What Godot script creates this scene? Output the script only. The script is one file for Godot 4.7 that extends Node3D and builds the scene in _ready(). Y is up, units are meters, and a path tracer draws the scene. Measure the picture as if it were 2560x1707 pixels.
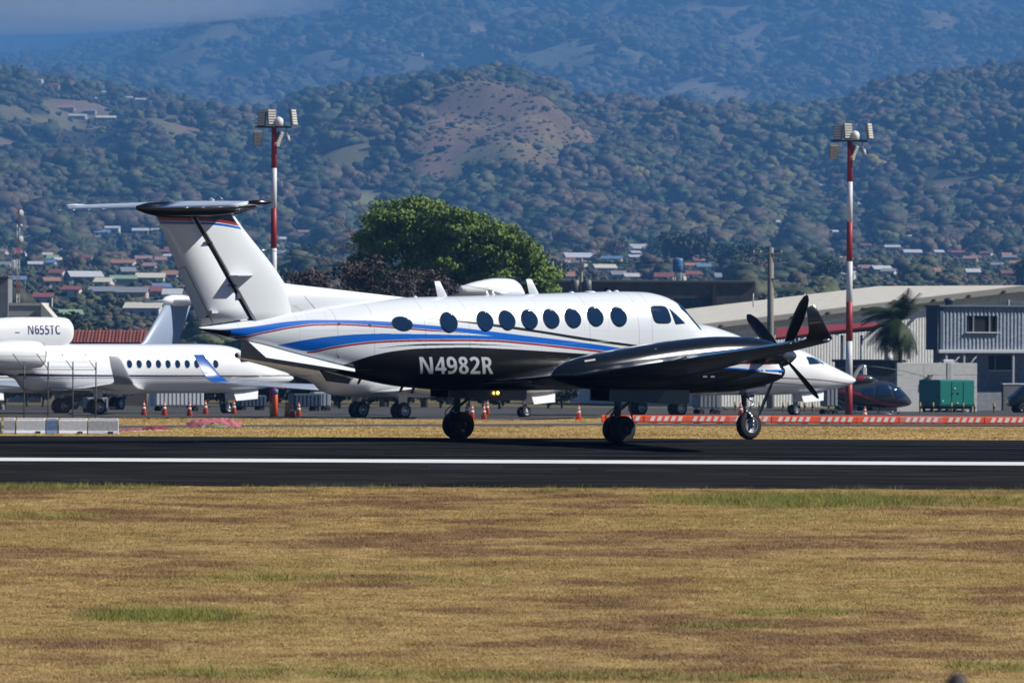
extends Node3D
# A taxiing turboprop on a runway, parked jets, hangars, a town and hazy hills behind. Units are metres; d below means metres from the camera along its view.

const CAM_Z := 128.0
var taken := {}
var mats := {}
var rng := RandomNumberGenerator.new()
var scrub := FastNoiseLite.new()

# ---------------------------------------------------------------- helpers: things, materials
func numbered(called: String) -> String:
	taken[called] = taken.get(called, 0) + 1
	return called if taken[called] == 1 else "%s_%03d" % [called, taken[called] - 1]

func tag(o: Node3D, label := "", category := "", group := "", kind := "") -> void:
	if label: o.set_meta("label", label)
	if category: o.set_meta("category", category)
	if group: o.set_meta("group", group)
	if kind: o.set_meta("kind", kind)

func thing(called: String, label: String, category: String, at := Vector3.ZERO, turn := 0.0, group := "") -> Node3D:
	var o := Node3D.new()
	o.name = numbered(called)
	add_child(o)
	o.position = at
	o.rotation.y = turn
	tag(o, label, category, group)
	return o

func obj(called: String, m: Mesh, material: Material, parent: Node3D = null, at := Vector3.ZERO) -> MeshInstance3D:
	var o := MeshInstance3D.new()
	o.mesh = m
	o.material_override = material
	if parent == null:
		o.name = numbered(called)
		add_child(o)
	else:
		o.name = called
		parent.add_child(o, true)
	o.position = at
	return o

func copy_of(o: Node3D, at: Vector3, turn := 0.0, label := "") -> Node3D:
	var c: Node3D = o.duplicate()
	var stem := str(o.name)
	if stem.length() > 4 and stem.right(3).is_valid_int() and stem[stem.length() - 4] == "_": stem = stem.left(stem.length() - 4)
	c.name = numbered(stem)
	add_child(c)
	c.position = at
	c.rotation.y = turn
	if label: c.set_meta("label", label)
	return c

func paint(key: String, r: float, g: float, b: float, rough := 0.6, metal := 0.0, coat := 0.0) -> StandardMaterial3D:
	if mats.has(key): return mats[key]
	var m := StandardMaterial3D.new()
	m.albedo_color = Color(r, g, b).linear_to_srgb()
	m.roughness = rough
	m.metallic = metal
	if coat > 0.0:
		m.clearcoat_enabled = true
		m.clearcoat = coat
		m.clearcoat_roughness = 0.06
	mats[key] = m
	return m

func ramp(cols: Array) -> Gradient:
	var g := Gradient.new()
	var offs := PackedFloat32Array()
	var cs := PackedColorArray()
	for c in cols:
		offs.append(c[0])
		cs.append(Color(c[1], c[2], c[3]).linear_to_srgb())
	g.offsets = offs
	g.colors = cs
	return g

func noise_tex(noise_seed: int, freq: float, cols: Array, octaves := 4, size := 512) -> NoiseTexture2D:
	var n := FastNoiseLite.new()
	n.seed = noise_seed
	n.frequency = freq
	n.fractal_octaves = octaves
	var t := NoiseTexture2D.new()
	t.width = size
	t.height = size
	t.seamless = true
	t.noise = n
	t.color_ramp = ramp(cols)
	return t

func weathered(key: String, noise_seed: int, cols: Array, scale: Vector3, rough := 0.85, freq := 0.02) -> StandardMaterial3D:
	if mats.has(key): return mats[key]
	var m := StandardMaterial3D.new()
	m.albedo_texture = noise_tex(noise_seed, freq, cols)
	m.uv1_triplanar = true
	m.uv1_world_triplanar = true
	m.uv1_scale = scale
	m.roughness = rough
	if rough > 0.8: m.metallic_specular = 0.15
	mats[key] = m
	return m

# ---------------------------------------------------------------- helpers: shapes
func begin(smooth := true) -> SurfaceTool:
	var st := SurfaceTool.new()
	st.begin(Mesh.PRIMITIVE_TRIANGLES)
	st.set_smooth_group(0 if smooth else -1)
	return st

func done(st: SurfaceTool) -> ArrayMesh:
	st.generate_normals()
	return st.commit()

func tri(st: SurfaceTool, a: Vector3, b: Vector3, c: Vector3) -> void:
	st.add_vertex(a)
	st.add_vertex(b)
	st.add_vertex(c)

func quad(st: SurfaceTool, a: Vector3, b: Vector3, c: Vector3, d: Vector3) -> void:
	tri(st, a, b, c)
	tri(st, a, c, d)

func bx(st: SurfaceTool, c: Vector3, s: Vector3, b := Basis.IDENTITY) -> void:
	var h := s * 0.5
	var p := []
	for i in 8:
		p.append(c + b * Vector3(h.x if i & 1 else -h.x, h.y if i & 2 else -h.y, h.z if i & 4 else -h.z))
	for f in [[0, 1, 3, 2], [5, 4, 6, 7], [4, 0, 2, 6], [1, 5, 7, 3], [2, 3, 7, 6], [4, 5, 1, 0]]:
		quad(st, p[f[3]], p[f[2]], p[f[1]], p[f[0]])

func box(s: Vector3, c := Vector3.ZERO) -> ArrayMesh:
	var st := begin(false)
	bx(st, c, s)
	return done(st)

# a box whose edges are cut by a bevel r
func bevel_box(s: Vector3, r: float, c := Vector3.ZERO) -> ArrayMesh:
	var st := begin(false)
	var rings := []
	for k in [[-1.0, r], [-1.0, 0.0], [1.0, 0.0], [1.0, r]]:
		var inset: float = k[1]
		var y: float = k[0] * (s.y * 0.5 - (0.0 if inset > 0.0 else r))
		var hx := s.x * 0.5 - inset
		var hz := s.z * 0.5 - inset
		var e := r * 0.9
		rings.append([Vector3(hx - e, y, -hz), Vector3(hx, y, -hz + e), Vector3(hx, y, hz - e), Vector3(hx - e, y, hz), Vector3(-hx + e, y, hz), Vector3(-hx, y, hz - e), Vector3(-hx, y, -hz + e), Vector3(-hx + e, y, -hz)])
	for rr in rings:
		for i in rr.size(): rr[i] += c
	skin(st, rings, true)
	return done(st)

# joins closed rings of equal size, with caps
func skin(st: SurfaceTool, rings: Array, caps := true) -> void:
	for i in rings.size() - 1:
		var a: Array = rings[i]
		var b: Array = rings[i + 1]
		var n := a.size()
		for k in n:
			quad(st, a[k], b[k], b[(k + 1) % n], a[(k + 1) % n])
	if caps:
		for e in [0, rings.size() - 1]:
			var r: Array = rings[e]
			var m := Vector3.ZERO
			for p in r: m += p
			m /= r.size()
			for k in r.size():
				if e == 0: tri(st, m, r[k], r[(k + 1) % r.size()])
				else: tri(st, m, r[(k + 1) % r.size()], r[k])

func ring(c: Vector3, u: Vector3, v: Vector3, n := 12) -> Array:
	var r := []
	for k in n:
		var a := TAU * k / n
		r.append(c + u * cos(a) + v * sin(a))
	return r

func tube(st: SurfaceTool, a: Vector3, b: Vector3, r0: float, r1 := -1.0, n := 8) -> void:
	if r1 < 0.0: r1 = r0
	var ax := (b - a).normalized()
	var u := ax.cross(Vector3.UP if absf(ax.y) < 0.9 else Vector3.RIGHT).normalized()
	var v := ax.cross(u)
	skin(st, [ring(a, u * r0, v * r0, n), ring(b, u * r1, v * r1, n)])

func tube_mesh(a: Vector3, b: Vector3, r0: float, r1 := -1.0, n := 8) -> ArrayMesh:
	var st := begin()
	tube(st, a, b, r0, r1, n)
	return done(st)

func path_tube(st: SurfaceTool, pts: Array, r: float, n := 6) -> void:
	for i in pts.size() - 1: tube(st, pts[i], pts[i + 1], r, r, n)

# turned shape: prof is [[along, radius], ...] along axis from origin c
func lathe(st: SurfaceTool, c: Vector3, axis: Vector3, prof: Array, n := 20) -> void:
	var u := axis.cross(Vector3.UP if absf(axis.y) < 0.9 else Vector3.RIGHT).normalized()
	var v := axis.cross(u)
	var rings := []
	for p in prof: rings.append(ring(c + axis * p[0], u * p[1], v * p[1], n))
	skin(st, rings)

func lathe_mesh(c: Vector3, axis: Vector3, prof: Array, n := 20) -> ArrayMesh:
	var st := begin()
	lathe(st, c, axis, prof, n)
	return done(st)

# a flat outline in the plane of o, u and v, given thickness t along its normal
func plate(st: SurfaceTool, pts: Array, t: Vector3) -> void:
	var m := Vector3.ZERO
	for p in pts: m += p
	m /= pts.size()
	var n := pts.size()
	for k in n:
		var a: Vector3 = pts[k]
		var b: Vector3 = pts[(k + 1) % n]
		tri(st, m + t * 0.5, a + t * 0.5, b + t * 0.5)
		tri(st, m - t * 0.5, b - t * 0.5, a - t * 0.5)
		quad(st, a - t * 0.5, b - t * 0.5, b + t * 0.5, a + t * 0.5)

func plate_mesh(pts: Array, t: Vector3) -> ArrayMesh:
	var st := begin(false)
	plate(st, pts, t)
	return done(st)

# wing section ring from leading to trailing edge, thick = share of the chord, from/to = share of the chord kept
func foil(le: Vector3, te: Vector3, up: Vector3, thick: float, from := 0.0, to := 1.0, camber := 0.0, n := 9) -> Array:
	var chord := te - le
	var c := chord.length()
	var out := []
	for side in [1.0, -1.0]:
		for i in n:
			var f := float(i) / (n - 1)
			if side < 0.0: f = 1.0 - f
			var x := from + (to - from) * (0.5 - 0.5 * cos(PI * f))
			var y := 5.0 * thick * (0.2969 * sqrt(x) - 0.126 * x - 0.3516 * x * x + 0.2843 * x * x * x - 0.1015 * x * x * x * x)
			out.append(le + chord * x + up * c * (side * maxf(y, 0.0015) + camber * 4.0 * x * (1.0 - x)))
	return out

func pchip(tab: Array, x: float, col := 1) -> float:
	var n := tab.size()
	if x <= tab[0][0]: return tab[0][col]
	if x >= tab[n - 1][0]: return tab[n - 1][col]
	var i := 0
	while tab[i + 1][0] < x: i += 1
	var m := [0.0, 0.0]
	for e in 2:
		var k := i + e
		var lo: int = maxi(k - 1, 0)
		var hi: int = mini(k, n - 2)
		var sa: float = (tab[lo + 1][col] - tab[lo][col]) / (tab[lo + 1][0] - tab[lo][0])
		var sb: float = (tab[hi + 1][col] - tab[hi][col]) / (tab[hi + 1][0] - tab[hi][0])
		m[e] = 0.0 if sa * sb <= 0.0 else 2.0 * sa * sb / (sa + sb)
	var h: float = tab[i + 1][0] - tab[i][0]
	var t: float = (x - tab[i][0]) / h
	return (2 * t * t * t - 3 * t * t + 1) * tab[i][col] + (t * t * t - 2 * t * t + t) * h * m[0] + (3 * t * t - 2 * t * t * t) * tab[i + 1][col] + (t * t * t - t * t) * h * m[1]

# a fuselage: rows of [x, top, bottom, half width, height of the widest point as a share, squareness]
class Body:
	var rows: Array
	var host
	var zc := 0.0
	func _init(h, r: Array, z := 0.0) -> void:
		host = h
		rows = r
		zc = z
	func at(x: float) -> Array:
		var o := [x]
		for c in range(1, 6): o.append(host.pchip(rows, x, c))
		return o
	func zat(x: float, y: float) -> float:
		var s := at(x)
		var c: float = lerpf(s[2], s[1], s[4])
		var t: float = (y - c) / (s[1] - c) if y > c else (c - y) / (c - s[2])
		return zc + s[3] * pow(maxf(1.0 - pow(minf(t, 1.0), s[5]), 0.0), 1.0 / s[5])
	func pt(x: float, a: float) -> Vector3:
		var s := at(x)
		var c: float = lerpf(s[2], s[1], s[4])
		var cy := cos(a)
		var y: float = c + signf(cy) * pow(absf(cy), 2.0 / s[5]) * (s[1] - c if cy > 0.0 else c - s[2])
		var sz := sin(a)
		return Vector3(x, y, zc + signf(sz) * pow(absf(sz), 2.0 / s[5]) * s[3])

# uv_box = [x0, x length, y0, y length]: each side gets its own half of the texture
func body_mesh(b: Body, nx: int, na: int, uv_box := [], open_front := false) -> ArrayMesh:
	var st := begin()
	var x0: float = b.rows[0][0]
	var x1: float = b.rows[b.rows.size() - 1][0]
	var cols := []
	for i in nx + 1:
		var f := float(i) / nx
		f = lerpf(f, 0.5 - 0.5 * cos(PI * f), 0.6)
		cols.append(lerpf(x0, x1, f))
	for half in 2:
		for i in nx:
			for k in na:
				var q := []
				for e in [[i, k], [i + 1, k], [i + 1, k + 1], [i, k + 1]]:
					var a: float = PI * e[1] / na
					q.append(b.pt(cols[e[0]], a if half == 0 else TAU - a))
				if half == 1: q = [q[3], q[2], q[1], q[0]]
				for e in [0, 1, 2, 0, 2, 3]:
					if uv_box:
						var p: Vector3 = q[e]
						st.set_uv(Vector2((p.x - uv_box[0]) / uv_box[1], (1.0 - clampf((p.y - uv_box[2]) / uv_box[3], 0.002, 0.998)) * 0.5 + 0.5 * half))
					st.add_vertex(q[e])
	for e in ([0] if open_front else [0, nx]):
		for k in 2 * na:
			var m := (b.pt(cols[e], 0.0) + b.pt(cols[e], PI)) * 0.5
			for p in [m, b.pt(cols[e], PI * k / na), b.pt(cols[e], PI * (k + 1) / na)]:
				if uv_box: st.set_uv(Vector2((p.x - uv_box[0]) / uv_box[1], (1.0 - clampf((p.y - uv_box[2]) / uv_box[3], 0.002, 0.998)) * 0.5))
				st.add_vertex(p)
	return done(st)

# a pane lying on a fuselage's side: outline in x and y, proud by off; side +1 starboard, -1 port
func pane(b: Body, outline: Array, off: float, side := 1.0, inner := 0.0, flat := 1.0) -> ArrayMesh:
	var st := begin()
	var m := Vector2.ZERO
	for p in outline: m += p
	m /= outline.size()
	var zm := b.zat(m.x, m.y)
	var sy := (b.zat(m.x, m.y + 0.01) - b.zat(m.x, m.y - 0.01)) / 0.02
	var sx := (b.zat(m.x + 0.02, m.y) - b.zat(m.x - 0.02, m.y)) / 0.04
	var fs := [0.0, 0.35, 0.7, 0.93, 1.0, 1.001] if inner == 0.0 else [inner, 1.0]
	var rings := []
	for f in fs:
		var r := []
		for p in outline:
			var q: Vector2 = m.lerp(p, minf(f, 1.0))
			var zs := b.zat(q.x, q.y)
			var z: float = (lerpf(zm + sy * (q.y - m.y) + sx * (q.x - m.x), zs, flat) if f <= 1.0 else zs - 0.004 - off) + off
			r.append(Vector3(q.x, q.y, 2.0 * b.zc - z if side < 0.0 else z))
		rings.append(r)
	skin(st, rings, false)
	return done(st)

func oval(c: Vector2, rx: float, ry: float, n := 22, tilt := 0.0) -> Array:
	var o := []
	for k in n:
		var a := TAU * k / n
		o.append(c + Vector2(cos(a) * rx, sin(a) * ry).rotated(tilt))
	return o

# a painted band on a fuselage side, following pts (x, y), w high
func band(b: Body, pts: Array, w0: float, w1: float, off := 0.004, side := 1.0) -> ArrayMesh:
	var st := begin()
	var prev := []
	for i in pts.size():
		var p: Vector2 = pts[i]
		var w := lerpf(w0, w1, float(i) / (pts.size() - 1)) * 0.5
		var cur := []
		for e in [w, 0.0, -w]:
			var z := b.zat(p.x, p.y + e) + off
			cur.append(Vector3(p.x, p.y + e, 2.0 * b.zc - z if side < 0.0 else z))
		if prev:
			quad(st, prev[0], cur[0], cur[1], prev[1])
			quad(st, prev[1], cur[1], cur[2], prev[2])
		prev = cur
	return done(st)

# lettering drawn into an image as flat print: the triangles of a TextMesh filled in
func letters(im: Image, text: String, rect: Rect2, color: Color, mirror := false, bold := 700, skew := 0.0) -> void:
	var font := SystemFont.new()
	font.font_names = PackedStringArray(["Droid Sans"])
	font.font_weight = bold
	var tm := TextMesh.new()
	tm.text = text
	tm.font = font
	tm.font_size = 64
	tm.depth = 0.0
	tm.pixel_size = 0.01
	var arr := tm.get_mesh_arrays()
	var v: PackedVector3Array = arr[Mesh.ARRAY_VERTEX]
	if v.is_empty(): return
	var ix: PackedInt32Array = arr[Mesh.ARRAY_INDEX] if arr[Mesh.ARRAY_INDEX] != null else PackedInt32Array(range(v.size()))
	var lo := Vector2(1e9, 1e9)
	var hi := -lo
	for p in v:
		lo = lo.min(Vector2(p.x, p.y))
		hi = hi.max(Vector2(p.x, p.y))
	for t in range(0, ix.size(), 3):
		var q := []
		for e in 3:
			var p := v[ix[t + e]]
			var f := Vector2((p.x - lo.x) / (hi.x - lo.x), 1.0 - (p.y - lo.y) / (hi.y - lo.y))
			if mirror: f.x = 1.0 - f.x
			q.append(rect.position + f * rect.size + Vector2((f.y - 0.5) * skew, 0.0))
		var a: Vector2 = q[0]
		var b: Vector2 = q[1]
		var c: Vector2 = q[2]
		var area := (b - a).cross(c - a)
		if absf(area) < 1e-6: continue
		for y in range(int(minf(a.y, minf(b.y, c.y))), int(maxf(a.y, maxf(b.y, c.y))) + 1):
			for x in range(int(minf(a.x, minf(b.x, c.x))), int(maxf(a.x, maxf(b.x, c.x))) + 1):
				var p := Vector2(x + 0.5, y + 0.5)
				var w0 := (b - a).cross(p - a) / area
				var w1 := (c - b).cross(p - b) / area
				var w2 := (a - c).cross(p - c) / area
				if w0 >= -0.01 and w1 >= -0.01 and w2 >= -0.01: im.set_pixel(x, y, color)

# ---------------------------------------------------------------- terrain
const BASE := [[-60, -1.3], [0, -1.25], [40, -1], [80, -0.6], [107, -0.36], [125, -0.3], [152, -0.55], [200, -1.25], [250, -1.85], [290, -2.3], [306, -2.4], [330, -2.62], [350, -2.72], [400, -3.25], [450, -3.8], [520, -4.2], [600, -4.4], [900, -4.2], [1260, -2.4], [1800, 7.5], [2700, 20.7], [3420, 32.4]]
const RIDGE_NEAR := [[-561.4, 195.1], [-447.3, 204.7], [-424.5, 204.7], [-390.2, 197], [-352.2, 191.3], [-321.8, 185.6], [-276.1, 178], [-226.7, 172.3], [-181.1, 185.6], [-124, 197], [-66.9, 203.5], [-9.9, 203.5], [20.5, 197], [47.2, 183], [73.8, 179.9], [134.6, 178], [199.3, 174.2], [248.8, 174.2], [294.4, 179.9], [313.4, 193.2], [351.5, 202.7], [389.5, 208.5], [427.5, 214.2], [447.3, 216.1], [579.7, 221.8]]
const RIDGE_FAR := [[-1486.1, 547], [-1184, 577.2], [-982.7, 617.5], [-781.3, 655.7], [-579.9, 693], [-479.3, 713.1], [-177.2, 768.5], [326.2, 808.8], [1184, 828.9], [1534.4, 818.8]]
const RIDGE_LAST := [[-2394.3, 1126.4], [-1907.6, 1139.4], [-1583.2, 1149.1], [-1096.6, 1162.1], [-609.9, 1207.5], [2472.1, 1272.4]]

func wob(x: float, d: float) -> float:
	x /= 1.8
	d /= 1.8
	return sin(x * 0.021 + 1.7 * sin(d * 0.0043 + 0.5)) * cos(d * 0.0061 + 1.1 * sin(x * 0.013)) + 0.5 * sin(x * 0.047 + d * 0.011 + 2.0) * cos(d * 0.017 - x * 0.019)

func height(x: float, d: float) -> float:
	if d <= 3420.0: return pchip(BASE, d)
	var r := pchip(RIDGE_NEAR, x * 6120.0 / d)
	if d <= 6120.0:
		var t := (d - 3420.0) / 2700.0
		var b := 32.4 + (r - 32.4) * (0.45 * smoothstep(0.0, 1.0, t) + 0.55 * t) + (14.0 * wob(x, d) + 7.0 * wob(x * 2.7 + 40.0, d * 2.3)) * sin(PI * t)
		var dx := x - 14.0
		return b + 27.0 * exp(-pow((d - 4770.0) / 342.0, 2.0) - pow(dx / (108.0 if dx < 0.0 else 47.0), 2.0))
	var v := 112.0 + 0.3 * r
	if d <= 8280.0: return lerpf(r, v, smoothstep(6120.0, 8280.0, d)) + 10.0 * wob(x, d) * smoothstep(6120.0, 7200.0, d)
	var q := pchip(RIDGE_FAR, x * 16200.0 / d)
	if d <= 16200.0:
		var t := (d - 8280.0) / 7920.0
		return v + (q - v) * pow(t, 0.9) + (11.0 + 47.0 * sin(PI * t)) * (wob(x * 0.42, d * 0.42) + 0.35 * wob(x * 1.1 + 90.0, d * 1.0))
	if d <= 18900.0: return q - 108.0 * smoothstep(16200.0, 18900.0, d)
	var l := pchip(RIDGE_LAST, x * 26100.0 / d)
	if d <= 26100.0: return q - 108.0 + (l - q + 108.0) * smoothstep(18900.0, 26100.0, d)
	return l - 0.02 * (d - 26100.0)

func spot(x: float, d: float, up := 0.0) -> Vector3:
	return Vector3(x, height(x, d) + up, CAM_Z - d)

# ---------------------------------------------------------------- the turboprop
const FUSE := [
	[-7.3, 2.06, 2.01, 0.02, 0.5, 2.0], [-7.0, 2.09, 1.955, 0.07, 0.5, 2.0], [-6.2, 2.2, 1.76, 0.2, 0.5, 2.1], [-5.19, 2.362, 1.43, 0.42, 0.52, 2.15], [-3.93, 2.52, 1.15, 0.62, 0.46, 2.6], [-2.93, 2.605, 0.99, 0.71, 0.46, 2.6],
	[-1.93, 2.63, 0.93, 0.745, 0.46, 2.6], [0.0, 2.69, 0.925, 0.755, 0.46, 2.6], [1.0, 2.72, 0.95, 0.755, 0.46, 2.6], [1.77, 2.74, 0.97, 0.75, 0.46, 2.6], [2.25, 2.735, 1.0, 0.735, 0.46, 2.6], [2.57, 2.69, 1.015, 0.71, 0.46, 2.6],
	[2.89, 2.575, 1.03, 0.675, 0.46, 2.6], [3.14, 2.377, 1.05, 0.63, 0.54, 2.15], [3.36, 2.18, 1.07, 0.59, 0.57, 2.15], [3.74, 2.125, 1.09, 0.52, 0.57, 2.1], [4.15, 2.027, 1.12, 0.45, 0.56, 2.1], [4.51, 1.92, 1.155, 0.38, 0.55, 2.0], [5.1, 1.7, 1.24, 0.235, 0.53, 2.0], [5.45, 1.54, 1.34, 0.11, 0.5, 2.0], [5.58, 1.46, 1.42, 0.025, 0.5, 2.0]]

# curves of the painted scheme, in x and y on the fuselage side
const BLUE_TOP := [[-7.14, 1.99], [-6.32, 2.068], [-5.57, 2.165], [-5.07, 2.194], [-4.31, 2.192], [-3.55, 2.16], [-3.17, 2.129], [-2.19, 2.06], [-1.55, 2.0], [-0.76, 1.92], [0.02, 1.846], [0.82, 1.76], [1.35, 1.695], [3.5, 1.43], [5.6, 1.35]]
const BLUE_GAP_TOP := [[-7.14, 1.985], [-6.55, 1.9], [-6.07, 1.985], [-5.57, 2.078], [-5.07, 2.13], [-4.69, 2.137], [-4.06, 2.112], [-3.55, 2.081], [-3.04, 2.048], [-2.4, 1.998], [-1.52, 1.919]]
const BLUE_GAP_LOW := [[-5.8, 1.745], [-5.32, 1.837], [-4.82, 1.902], [-4.31, 1.941], [-3.81, 1.955], [-3.04, 1.948], [-2.14, 1.933], [-1.52, 1.917]]
const BLUE_LOW := [[-5.8, 1.74], [-5.22, 1.64], [-4.82, 1.718], [-4.31, 1.792], [-3.8, 1.834], [-3.04, 1.857], [-2.06, 1.862], [-1.54, 1.854], [-0.76, 1.805], [0.03, 1.737], [0.82, 1.666], [1.35, 1.62], [3.5, 1.4], [5.6, 1.34]]
const BLACK_TOP := [[-4.5, 1.4], [-4.06, 1.552], [-3.55, 1.648], [-3.04, 1.691], [-2.14, 1.71], [-1.28, 1.686], [-0.5, 1.65], [0.29, 1.607], [0.9, 1.575], [3.5, 1.33], [5.6, 1.3]]
const HAIR_TOP := [[-3.9, 1.697], [-3.35, 1.752], [-2.84, 1.775], [-2.06, 1.777], [-1.54, 1.762], [-0.9, 1.722]]
const HAIR_LOW := [[-3.9, 1.694], [-3.35, 1.734], [-2.84, 1.747], [-2.06, 1.755], [-1.54, 1.75], [-0.9, 1.72]]
const LINE_TOP := [[-3.05, 2.238], [-2.58, 2.212], [-2.19, 2.188], [-1.29, 2.115], [-0.5, 2.02], [0.55, 1.886], [1.75, 1.75], [2.4, 1.69]]
const LINE_LOW := [[-3.05, 2.234], [-2.58, 2.2], [-2.19, 2.164], [-1.29, 2.064], [-0.5, 1.973], [0.55, 1.834], [1.75, 1.715], [2.4, 1.685]]

func livery() -> ImageTexture:
	var im := Image.create(2048, 1024, true, Image.FORMAT_RGB8)
	var white := Color(0.75, 0.785, 0.82).linear_to_srgb()
	var black := Color(0.006, 0.0065, 0.0085).linear_to_srgb()
	var blue := Color(0.002, 0.13, 0.58).linear_to_srgb()
	var red := Color(0.33, 0.012, 0.02).linear_to_srgb()
	var seam := Color(0.53, 0.55, 0.58).linear_to_srgb()
	im.fill(white)
	for half in 2:
		var o := 512 * half
		var fill := func(px: int, top: float, low: float, col: Color) -> void:
			var y0 := int(roundf((1.0 - (top - 0.8) / 2.1) * 512.0))
			var y1 := int(roundf((1.0 - (low - 0.8) / 2.1) * 512.0))
			if y1 > y0: im.fill_rect(Rect2i(px, o + y0, 1, mini(y1, 512) - y0), col)
		for px in 2048:
			var x := -8.0 + 14.0 * (px + 0.5) / 2048.0
			for s in [-6.55, -5.42, -4.7, -3.98, -2.95, -2.02, -0.45, 0.62, 1.72, 2.02, 3.45]:
				if absf(x - s) < 0.006: im.fill_rect(Rect2i(px, o, 1, 512), seam)
			if x > 0.9 and x < 4.6: fill.call(px, 2.012, 2.004, seam)
			if x > -1.95 and x < 1.75: fill.call(px, 2.565, 2.559, seam)
			if x > 0.53 and x < 1.01: fill.call(px, 2.49, 2.483, seam)
			if x > -5.42 and x < -3.98: fill.call(px, 2.01, 2.003, seam)
			if x > -7.14:
				if x < -1.52:
					fill.call(px, pchip(BLUE_TOP, x), pchip(BLUE_GAP_TOP, x), blue)
					if x > -6.6 and x < -2.1:
						var g := pchip(BLUE_GAP_TOP, x)
						var thin := clampf((-2.1 - x) / 0.8, 0.2, 1.0)
						fill.call(px, g - 0.008, g - 0.008 - 0.028 * thin, red)
					if x > -5.8: fill.call(px, pchip(BLUE_GAP_LOW, x), pchip(BLUE_LOW, x), blue)
				else:
					fill.call(px, pchip(BLUE_TOP, x), pchip(BLUE_LOW, x), blue)
				if x > -5.24:
					var g := pchip(BLUE_LOW, x)
					fill.call(px, g - 0.008, g - 0.042, red)
			if x > -3.9 and x < -0.9: fill.call(px, pchip(HAIR_TOP, x), pchip(HAIR_LOW, x), black)
			if x > -3.05 and x < 2.4: fill.call(px, pchip(LINE_TOP, x), pchip(LINE_LOW, x), black)
			if x > -4.5: fill.call(px, pchip(BLACK_TOP, x), 0.8, black)
			elif x < -6.7: fill.call(px, 2.0 + (x + 6.7) * -0.06, 0.8, black)
			if x > -5.42 and x < -3.98: fill.call(px, 1.306, 1.3, seam)
		# access hatches and the emergency exit, drawn as thin joints
		for r in [[3.62, 1.74, 0.62, 0.24], [4.4, 1.6, 0.4, 0.22], [0.5, 2.02, 0.55, 0.5], [1.8, 2.55, 0.22, 0.12], [-5.2, 2.22, 0.35, 0.1], [-2.6, 2.4, 0.28, 0.12]]:
			var x0 := int((r[0] + 8.0) / 14.0 * 2048.0)
			var y0 := int((1.0 - (r[1] + r[3] - 0.8) / 2.1) * 512.0) + o
			var rw := int(r[2] / 14.0 * 2048.0)
			var rh := int(r[3] / 2.1 * 512.0)
			for q in [Rect2i(x0, y0, rw, 1), Rect2i(x0, y0 + rh, rw, 1), Rect2i(x0, y0, 1, rh), Rect2i(x0 + rw, y0, 1, rh)]: im.fill_rect(q, seam)
		# small black corner marks on the tail panel
		for c in [[-4.68, 2.115, 1], [-4.05, 2.09, -1], [-4.67, 1.55, 1], [-4.05, 1.53, -1]]:
			var px := int((c[0] + 8.0) / 14.0 * 2048.0)
			var py := int((1.0 - (c[1] - 0.8) / 2.1) * 512.0) + o
			im.fill_rect(Rect2i(px, py - 6, 2, 13), black)
			im.fill_rect(Rect2i(px if c[2] > 0 else px - 6, py + (-6 if c[1] > 1.8 else 5), 8, 3), black)
		var tx0 := (-3.04 + 8.0) / 14.0 * 2048.0
		var ty0 := (1.0 - (1.545 - 0.8) / 2.1) * 512.0 + o
		letters(im, "N4982R", Rect2(tx0, ty0, 1.55 / 14.0 * 2048.0, 0.315 / 2.1 * 512.0), Color(0.62, 0.65, 0.69).linear_to_srgb(), half == 1, 700, 13.0)
	im.generate_mipmaps()
	return ImageTexture.create_from_image(im)

func wheel(parent: Node3D, c: Vector3, r: float, w: float, rim_mat: Material) -> void:
	var t := obj("wheel", lathe_mesh(c - Vector3(0, 0, w * 0.5), Vector3(0, 0, 1), [[0.0, r * 0.58], [0.0, r * 0.8], [w * 0.1, r * 0.93], [w * 0.28, r], [w * 0.72, r], [w * 0.9, r * 0.93], [w, r * 0.8], [w, r * 0.58]], 28), paint("tyre", 0.012, 0.012, 0.013, 0.75), parent)
	for s in [-1.0, 1.0]:
		var z := c + Vector3(0, 0, s * w * 0.5)
		var a := Vector3(0, 0, s)
		obj("rim", lathe_mesh(z - a * 0.03, a, [[0.034, r * 0.57], [0.04, r * 0.53], [0.02, r * 0.47], [0.012, r * 0.3], [0.035, r * 0.24], [0.05, r * 0.14], [0.055, 0.004]], 20), rim_mat, t)
		var st := begin(false)
		for k in 6:
			var q := TAU * k / 6
			bx(st, z + Vector3(cos(q), sin(q), 0) * r * 0.37 - a * 0.012, Vector3(0.03, 0.03, 0.012), Basis(Vector3(0, 0, 1), q))
		obj("bolt", done(st), paint("dark_metal", 0.05, 0.05, 0.055, 0.4, 0.8), t)

func airfoil_piece(rings: Array) -> ArrayMesh:
	var st := begin()
	skin(st, rings)
	return done(st)

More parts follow.
